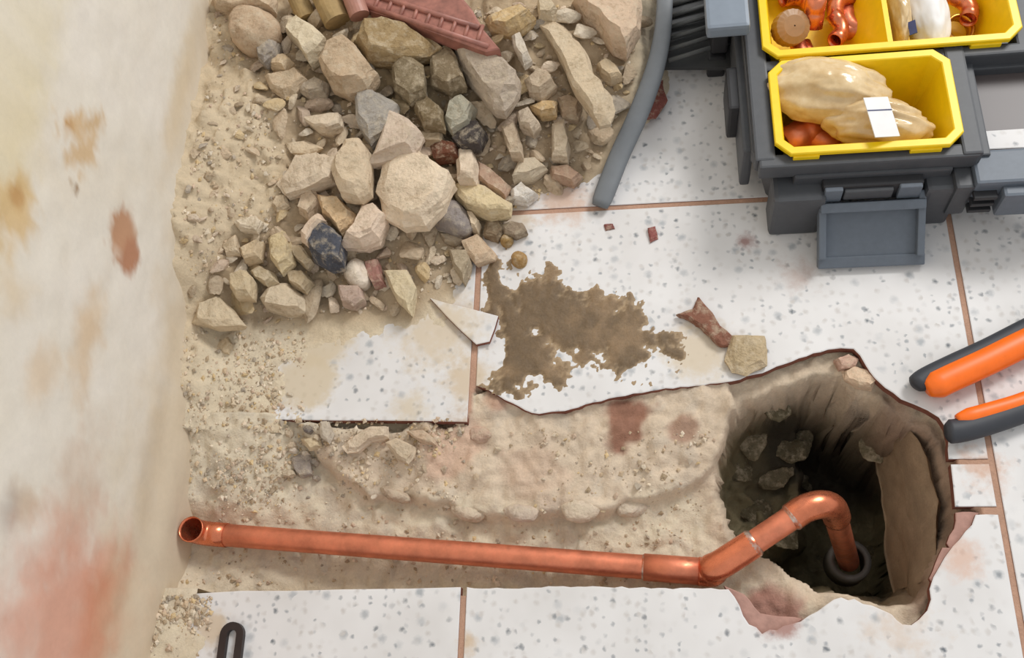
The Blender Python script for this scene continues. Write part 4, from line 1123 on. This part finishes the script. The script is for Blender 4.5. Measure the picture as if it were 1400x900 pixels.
# contents of the front bin
def bag_mat():
    m, nt, b = mat('tan_plastic_bag')
    g = N(nt, 'ShaderNodeNewGeometry'); n = noise(nt, g.outputs['Position'], 45, 5, .6)
    r = ramp(nt, n.outputs['Fac'], [(.3, rgba((198, 166, 116))), (.6, rgba((220, 194, 150))), (.8, rgba((234, 216, 182)))])
    nt.links.new(r.outputs[0], b.inputs['Base Color']); b.inputs['Roughness'].default_value = .22
    b.inputs['Coat Weight'].default_value = .4
    bump(nt, b, noise(nt, g.outputs['Position'], 40, 2, .4).outputs['Fac'], .5, .008)
    return m
M_BAG = bag_mat()
def blob(name, cen, sx, sy, sz, rot, m, amp, sc, seed, pinch=0.0, sub=5, fold=0.0):
    bm = bmesh.new(); bmesh.ops.create_icosphere(bm, subdivisions=sub, radius=1)
    co = np.array([v.co for v in bm.verts])
    r = 1 + amp * fbm(co[:, 0], co[:, 1], co[:, 2], sc=sc, octv=2, s=seed) + amp * .8 * (1 - 2 * np.abs(fbm(co[:, 0], co[:, 1], co[:, 2], sc=sc * .8, octv=3, s=seed + 5)))
    if fold: r = r + fold * (1 - 2.2 * np.abs(fbm(co[:, 0] * .5 + co[:, 1] * .6, co[:, 1] * 1.6 - co[:, 0] * .6, co[:, 2], sc=1.6, octv=2, s=seed + 9)))
    p = 1 - pinch * sstep(-.1, .5, co[:, 0]) * sstep(.95, .4, co[:, 0])
    co = co * r[:, None]; co[:, 1] *= p; co[:, 2] *= p
    co *= np.array([sx, sy, sz]); a = math.radians(rot); ca, sa = math.cos(a), math.sin(a)
    x = co[:, 0] * ca - co[:, 1] * sa; y = co[:, 0] * sa + co[:, 1] * ca
    for v, q in zip(bm.verts, np.stack([x + cen[0], y + cen[1], co[:, 2] + cen[2]], -1)): v.co = q
    return bm_obj(name, bm, m, smooth=True)
bagc = at(1130, 125, .108)
bag = thing('plastic_bag', (bagc[0], bagc[1], .05), 'crumpled tan plastic bag with a white label in the front yellow bin', 'plastic bag')
put(blob('bag_body', bagc, .064, .037, .034, -16, M_BAG, .13, 1.1, 301, fold=.10), bag)
put(blob('bag_tail', at(1198, 170, .098), .056, .027, .030, -18, M_BAG, .15, 1.3, 311, fold=.12), bag)
lab = bmesh.new()
lc = at(1205, 160, .141)
box(lab, -.016, .016, -.026, .026, -.0006, .0006, bev=0, M=Matrix.Translation(lc) @ Matrix.Rotation(math.radians(12), 4, 'Z') @ Matrix.Rotation(math.radians(18), 4, 'Y') @ Matrix.Rotation(math.radians(8), 4, 'X'))
lo = put(bm_obj('paper_label', lab, M_WHITE), bag); lo['label'] = 'white paper label with a dark line'
lb2 = bmesh.new()
box(lb2, -.016, .016, .008, .0095, .0006, .0010, M=Matrix.Translation(lc) @ Matrix.Rotation(math.radians(12), 4, 'Z') @ Matrix.Rotation(math.radians(18), 4, 'Y') @ Matrix.Rotation(math.radians(8), 4, 'X'))
put(bm_obj('printed_line', lb2, M_NAVY), bag)

def elbow(cx, cy, cz, r, R, rz, tilt, label, leg=.012, m=M_CUS):
    path = [(-leg, -R, 0)]
    for k in range(9):
        a = math.pi / 2 * k / 8; path.append((R * math.sin(a), -R * math.cos(a), 0))
    path.append((R, leg, 0))
    V, Fc = tube(path, r, 20, hollow=.0014)
    o = mesh_obj('copper_elbow', V, Fc, m, smooth=True); o.location = (cx, cy, cz); o.rotation_euler = (tilt, tilt * .6, rz)
    tag(o, label, 'pipe fitting')
def coupling(cx, cy, cz, r, L, rot, label, m=M_CUS, name='copper_coupling'):
    V, Fc = tube([(-L / 2, 0, 0), (-L * .05, 0, 0), (0, 0, 0), (L * .05, 0, 0), (L / 2, 0, 0)], [r, r, r * .93, r, r], 20, hollow=.0016)
    o = mesh_obj(name, V, Fc, m, smooth=True); o.location = (cx, cy, cz); o.rotation_euler = rot
    tag(o, label, 'pipe fitting')
c_ = at(1098, 185, .055); coupling(c_[0], c_[1], .060, .019, .06, (0, 0, .5), 'dull copper coupling under the tan bag in the front bin', M_CU)
c_ = at(1135, 195, .05); elbow(c_[0], c_[1], .056, .012, .02, 2.2, .1, 'copper elbow at the front edge of the front bin')
c_ = at(1113, 18, .09); coupling(c_[0], c_[1], .092, .0135, .04, (0, -1.0, 1.4), 'upright copper coupling in the left half of the rear bin')
c_ = at(1135, 38, .075); elbow(c_[0], c_[1], .078, .010, .018, .9, .5, 'copper elbow slanting beside the upright coupling in the rear bin')
c_ = at(1160, 12, .07); elbow(c_[0], c_[1], .066, .011, .018, 3.4, -.4, 'copper elbow near the divider in the rear bin')
c_ = at(1120, 62, .055); elbow(c_[0], c_[1], .054, .011, .018, 5.0, .2, 'copper elbow at the bottom of the rear bin near its front wall')
c_ = at(1090, 5, .06); elbow(c_[0], c_[1], .060, .012, .018, 2.0, .3, 'copper elbow behind the ribbed knob in the rear bin')
c_ = at(1150, -20, .06); coupling(c_[0], c_[1], .060, .014, .04, (0, .2, .3), 'copper coupling at the back of the rear bin')
c_ = at(1100, 186, .052); coupling(c_[0] + .012, c_[1] - .004, .054, .017, .06, (0, 0, 2.6), 'dull copper coupling lying crosswise in the front bin', M_CU)
for k, (x, y, rz, tl, l) in enumerate(((1078, 72, .3, .2, 'copper elbow in the near left corner of the rear bin'), (1165, 55, 2.6, .3, 'copper elbow at the near right of the rear bin left half'), (1175, 25, 4.4, -.3, 'copper elbow leaning against the divider'), (1140, 8, 1.3, .6, 'copper elbow on top in the middle of the left half'))):
    c_ = at(x, y, .06); elbow(c_[0], c_[1], .056 + .008 * (k % 2), .011, .018, rz, tl, l, m=M_CU)
# ribbed tan cap
def knob():
    c = at(1081, 40, .085); V = []; Fc = []; seg = 40
    for k, (r, z) in enumerate(((.019, -.02), (.022, -.012), (.023, 0), (.022, .008), (.014, .012), (.001, .0125))):
        for i in range(seg):
            rr = r * (1 + (.03 if i % 2 else 0) * (k < 4)); a = 2 * math.pi * i / seg
            V.append((rr * math.cos(a), rr * math.sin(a), z))
    for k in range(5):
        for i in range(seg): Fc.append((k * seg + i, k * seg + (i + 1) % seg, (k + 1) * seg + (i + 1) % seg, (k + 1) * seg + i))
    Fc.append(tuple(range(seg - 1, -1, -1)))
    o = mesh_obj('ribbed_cap', V, Fc, plain('tan_cap', (160, 122, 84), .45)); o.location = (c[0], c[1], .088); o.rotation_euler = (.5, .3, 0)
    tag(o, 'round ribbed tan cap in the left half of the rear bin', 'cap')
knob()
# right half of the rear bin
tubec = at(1266, 20, .105)
tb = thing('plastic_sachet', (tubec[0], tubec[1], .06), 'white plastic sachet standing in the right half of the rear bin', 'sachet')
o = blob('sachet_body', at(1266, 22, .095), .024, .055, .030, 4, M_WHITE, .12, 1.8, 331); put(o, tb)
bm = bmesh.new(); lc = at(1247, 38, .118); box(bm, -.004, .005, -.010, .010, -.0005, .0005, M=Matrix.Translation(lc) @ Matrix.Rotation(-.5, 4, 'Y'))
put(bm_obj('blue_print', bm, M_NAVY), tb)
o = blob('tan_wrap', at(1228, 18, .10), .012, .045, .03, 0, M_BAG, .15, 2, 341); tag(o, 'strip of tan plastic wrap between divider and white sachet', 'wrap')
c_ = at(1312, 35, .07)
V, Fc = tube([(0, 0, -.008), (0, 0, 0), (0, 0, .008)], [.019, .0195, .019], 28, hollow=.004)
o = mesh_obj('brass_ring', V, Fc, copper('brass', (214, 158, 74), .3), smooth=True); o.location = (c_[0], c_[1], .062); o.rotation_euler = (.3, .2, 0)
tag(o, 'brass ring right of the white sachet in the rear bin', 'ring')
c_ = at(1308, 12, .08); elbow(c_[0], c_[1], .082, .011, .018, 1.2, .3, 'copper elbow behind the brass ring in the rear bin')

# ------------------------------------------------------------------ dustpan with a curved grey lip
def dustpan():
    M_RIB = plain('rib_plastic', (74, 76, 76), .5)
    t = thing('dustpan', (.03, .9, .0), 'dark grey ribbed dustpan with a long curved lip against the rubble', 'dustpan')
    pts = [(912, -60, .075), (909, 0, .070), (905, 50, .060), (893, 102, .050), (871, 160, .036), (846, 215, .022), (820, 282, .010)]
    path = smooth_path([at(*p) for p in pts], 6)
    V, Fc = tube(path, [.0112] * 8 + [.0112 + .0028 * min(1, k / 14) for k in range(len(path) - 12)] + [.0140, .0138, .013, .011], 20, cap=True, flat=(1.0, .45)); put(mesh_obj('lip', V, Fc, plain('grey_rubber', (112, 116, 120), .55, var=.06), smooth=True), t)
    a = [at(911, -70, .05), at(905, 40, .045), at(897, 92, .035), at(1003, 92, .035), at(1006, 40, .04), at(1008, -70, .05)]
    n = len(a); V = [tuple(p) for p in a] + [tuple(p - np.array([0, 0, .006])) for p in a]
    Fc = [tuple(range(n)), tuple(range(2 * n - 1, n - 1, -1))] + [(i, (i + 1) % n, n + (i + 1) % n, n + i) for i in range(n)]
    put(mesh_obj('pan', V, Fc, plain('pan_plastic', (52, 53, 54), .55)), t)
    for k in range(8):
        y = -40 + k * 15
        V, Fc = tube([at(914, y + 18, .049), at(960, y + 4, .050), at(1000, y - 8, .051)], .0032, 8, cap=True)
        put(mesh_obj('rib', V, Fc, M_RIB, smooth=True), t)
    a0 = at(966, 40, .155); a1 = at(1027, 40, .155)
    bm = bmesh.new(); box(bm, a0[0], a1[0], a0[1], a0[1] + .15, .136, .156, bev=.005); o = put(bm_obj('handle_socket', bm, plain('pale_blue_grey_plastic', (122, 132, 144), .45, var=.05)), t)
    o['label'] = 'pale blue-grey handle socket'
    bm = bmesh.new(); box(bm, a0[0] + .012, a0[0] + .034, a0[1] + .05, a0[1] + .13, .045, .140, bev=.003); put(bm_obj('socket_stem', bm, M_BLACK), t)
    f0 = at(985, 90, 0); bm = bmesh.new(); box(bm, f0[0] - .02, f0[0] + .004, f0[1] - .02, f0[1] + .03, .0, .04, bev=.004); put(bm_obj('rear_foot', bm, M_BLACK), t)
dustpan()

# ------------------------------------------------------------------ orange-handled pliers
M_ORG = plain('orange_grip', (246, 112, 18), .4, var=.06, vscale=90)
M_GRIP = plain('dark_grip', (52, 54, 60), .55, var=.08)
M_STEEL = plain('steel', (120, 120, 124), .35, metal=.8)
def pliers():
    z = .013
    t = thing('pliers', tuple(at(1420, 510, 0)), 'pliers with orange and dark grey handles on the tiles right of the hole', 'pliers')
    def part(name, pts, rad, m, flat=(1, .8)):
        path = smooth_path([at(x, y, zz) for x, y, zz in pts], 6); n = len(path)
        rr = [rad * (0.55 + .45 * min(1, i / 3) if i < 3 else 1) for i in range(n)]
        V, Fc = tube(path, rr, 20, cap=True, flat=flat); return put(mesh_obj(name, V, Fc, m, smooth=True), t)
    # upper handle: dark back, orange inner grip
    part('grip_back', [(1252, 530, z), (1264, 518, z), (1300, 500, z), (1350, 477, z), (1405, 449, z), (1470, 418, z), (1560, 400, z)], .0125, M_GRIP)
    part('orange_grip', [(1267, 533, z + .004), (1300, 517, z + .004), (1350, 494, z + .004), (1405, 467, z + .004), (1470, 438, z + .004), (1550, 415, z + .004)], .0165, M_ORG)
    part('grip_back', [(1292, 590, z), (1310, 589, z), (1345, 580, z), (1405, 559, z), (1470, 530, z), (1560, 470, z)], .0140, M_GRIP)
    part('orange_grip', [(1308, 574, z + .004), (1350, 563, z + .004), (1405, 546, z + .004), (1470, 516, z + .004), (1550, 458, z + .004)], .0100, M_ORG)
    part('jaw', [(1540, 410, z), (1620, 425, z), (1720, 405, z)], .011, M_STEEL)
    part('jaw', [(1540, 465, z), (1620, 425, z), (1720, 425, z)], .011, M_STEEL)
pliers()

# ------------------------------------------------------------------ slotted dark handle at the lower edge
def slotted():
    a = at(316, 868, .008); b = at(304, 960, .008); d = (b - a)[:2]; d /= np.linalg.norm(d); n = np.array([-d[1], d[0]])
    ro, ri, L, S_ = .0145, .0058, .20, .030; th = .007
    def loop(r, l, tail):
        pts = []
        for k in range(13):
            an = math.pi * k / 12; pts.append(a[:2] + n * r * math.cos(an) - d * r * math.sin(an))
        return pts
    outer = loop(ro, L, True); inner = loop(ri, L, False)
    V = []; Fc = []
    m = 13
    o_end = [outer[-1] + d * S_, outer[0] + d * S_]; i_end = loop(ri, 0, 0)
    i_bot = [a[:2] + d * S_ + n * ri * -math.cos(math.pi * k / 12) + d * ri * math.sin(math.pi * k / 12) for k in range(13)]
    o_bot = [outer[-1] + d * (S_ + ri + .002) * k / 6 for k in range(1, 7)]
    O = outer + [outer[-1] + d * (S_ + .012), outer[-1] * .97 + outer[0] * .03 + d * L, outer[0] + d * L, outer[0] + d * (S_ + .012)]
    I = inner + i_bot
    bm = bmesh.new()
    def ringed(pts, z): return [bm.verts.new((p[0], p[1], z)) for p in pts]
    z0, z1 = .0005, .0005 + th
    for z in (z0, z1):
        vo = ringed(O, z); vi = ringed(I, z)
        es = [bm.edges.new((vo[i], vo[(i + 1) % len(vo)])) for i in range(len(vo))] + [bm.edges.new((vi[i], vi[(i + 1) % len(vi)])) for i in range(len(vi))]
        bmesh.ops.triangle_fill(bm, use_beauty=True, use_dissolve=False, edges=es)
        if z == z0: keep = (vo, vi)
        else:
            for p, q in zip(keep, (vo, vi)):
                for i in range(len(p)): bm.faces.new((p[i], p[(i + 1) % len(p)], q[(i + 1) % len(q)], q[i]))
    o = bm_obj('slotted_steel_bar', bm, plain('blackened_steel', (56, 48, 46), .45, metal=.4, var=.15))
    tag(o, 'dark flat steel bar with a slotted hanging hole at the lower edge', 'steel bar')
slotted()
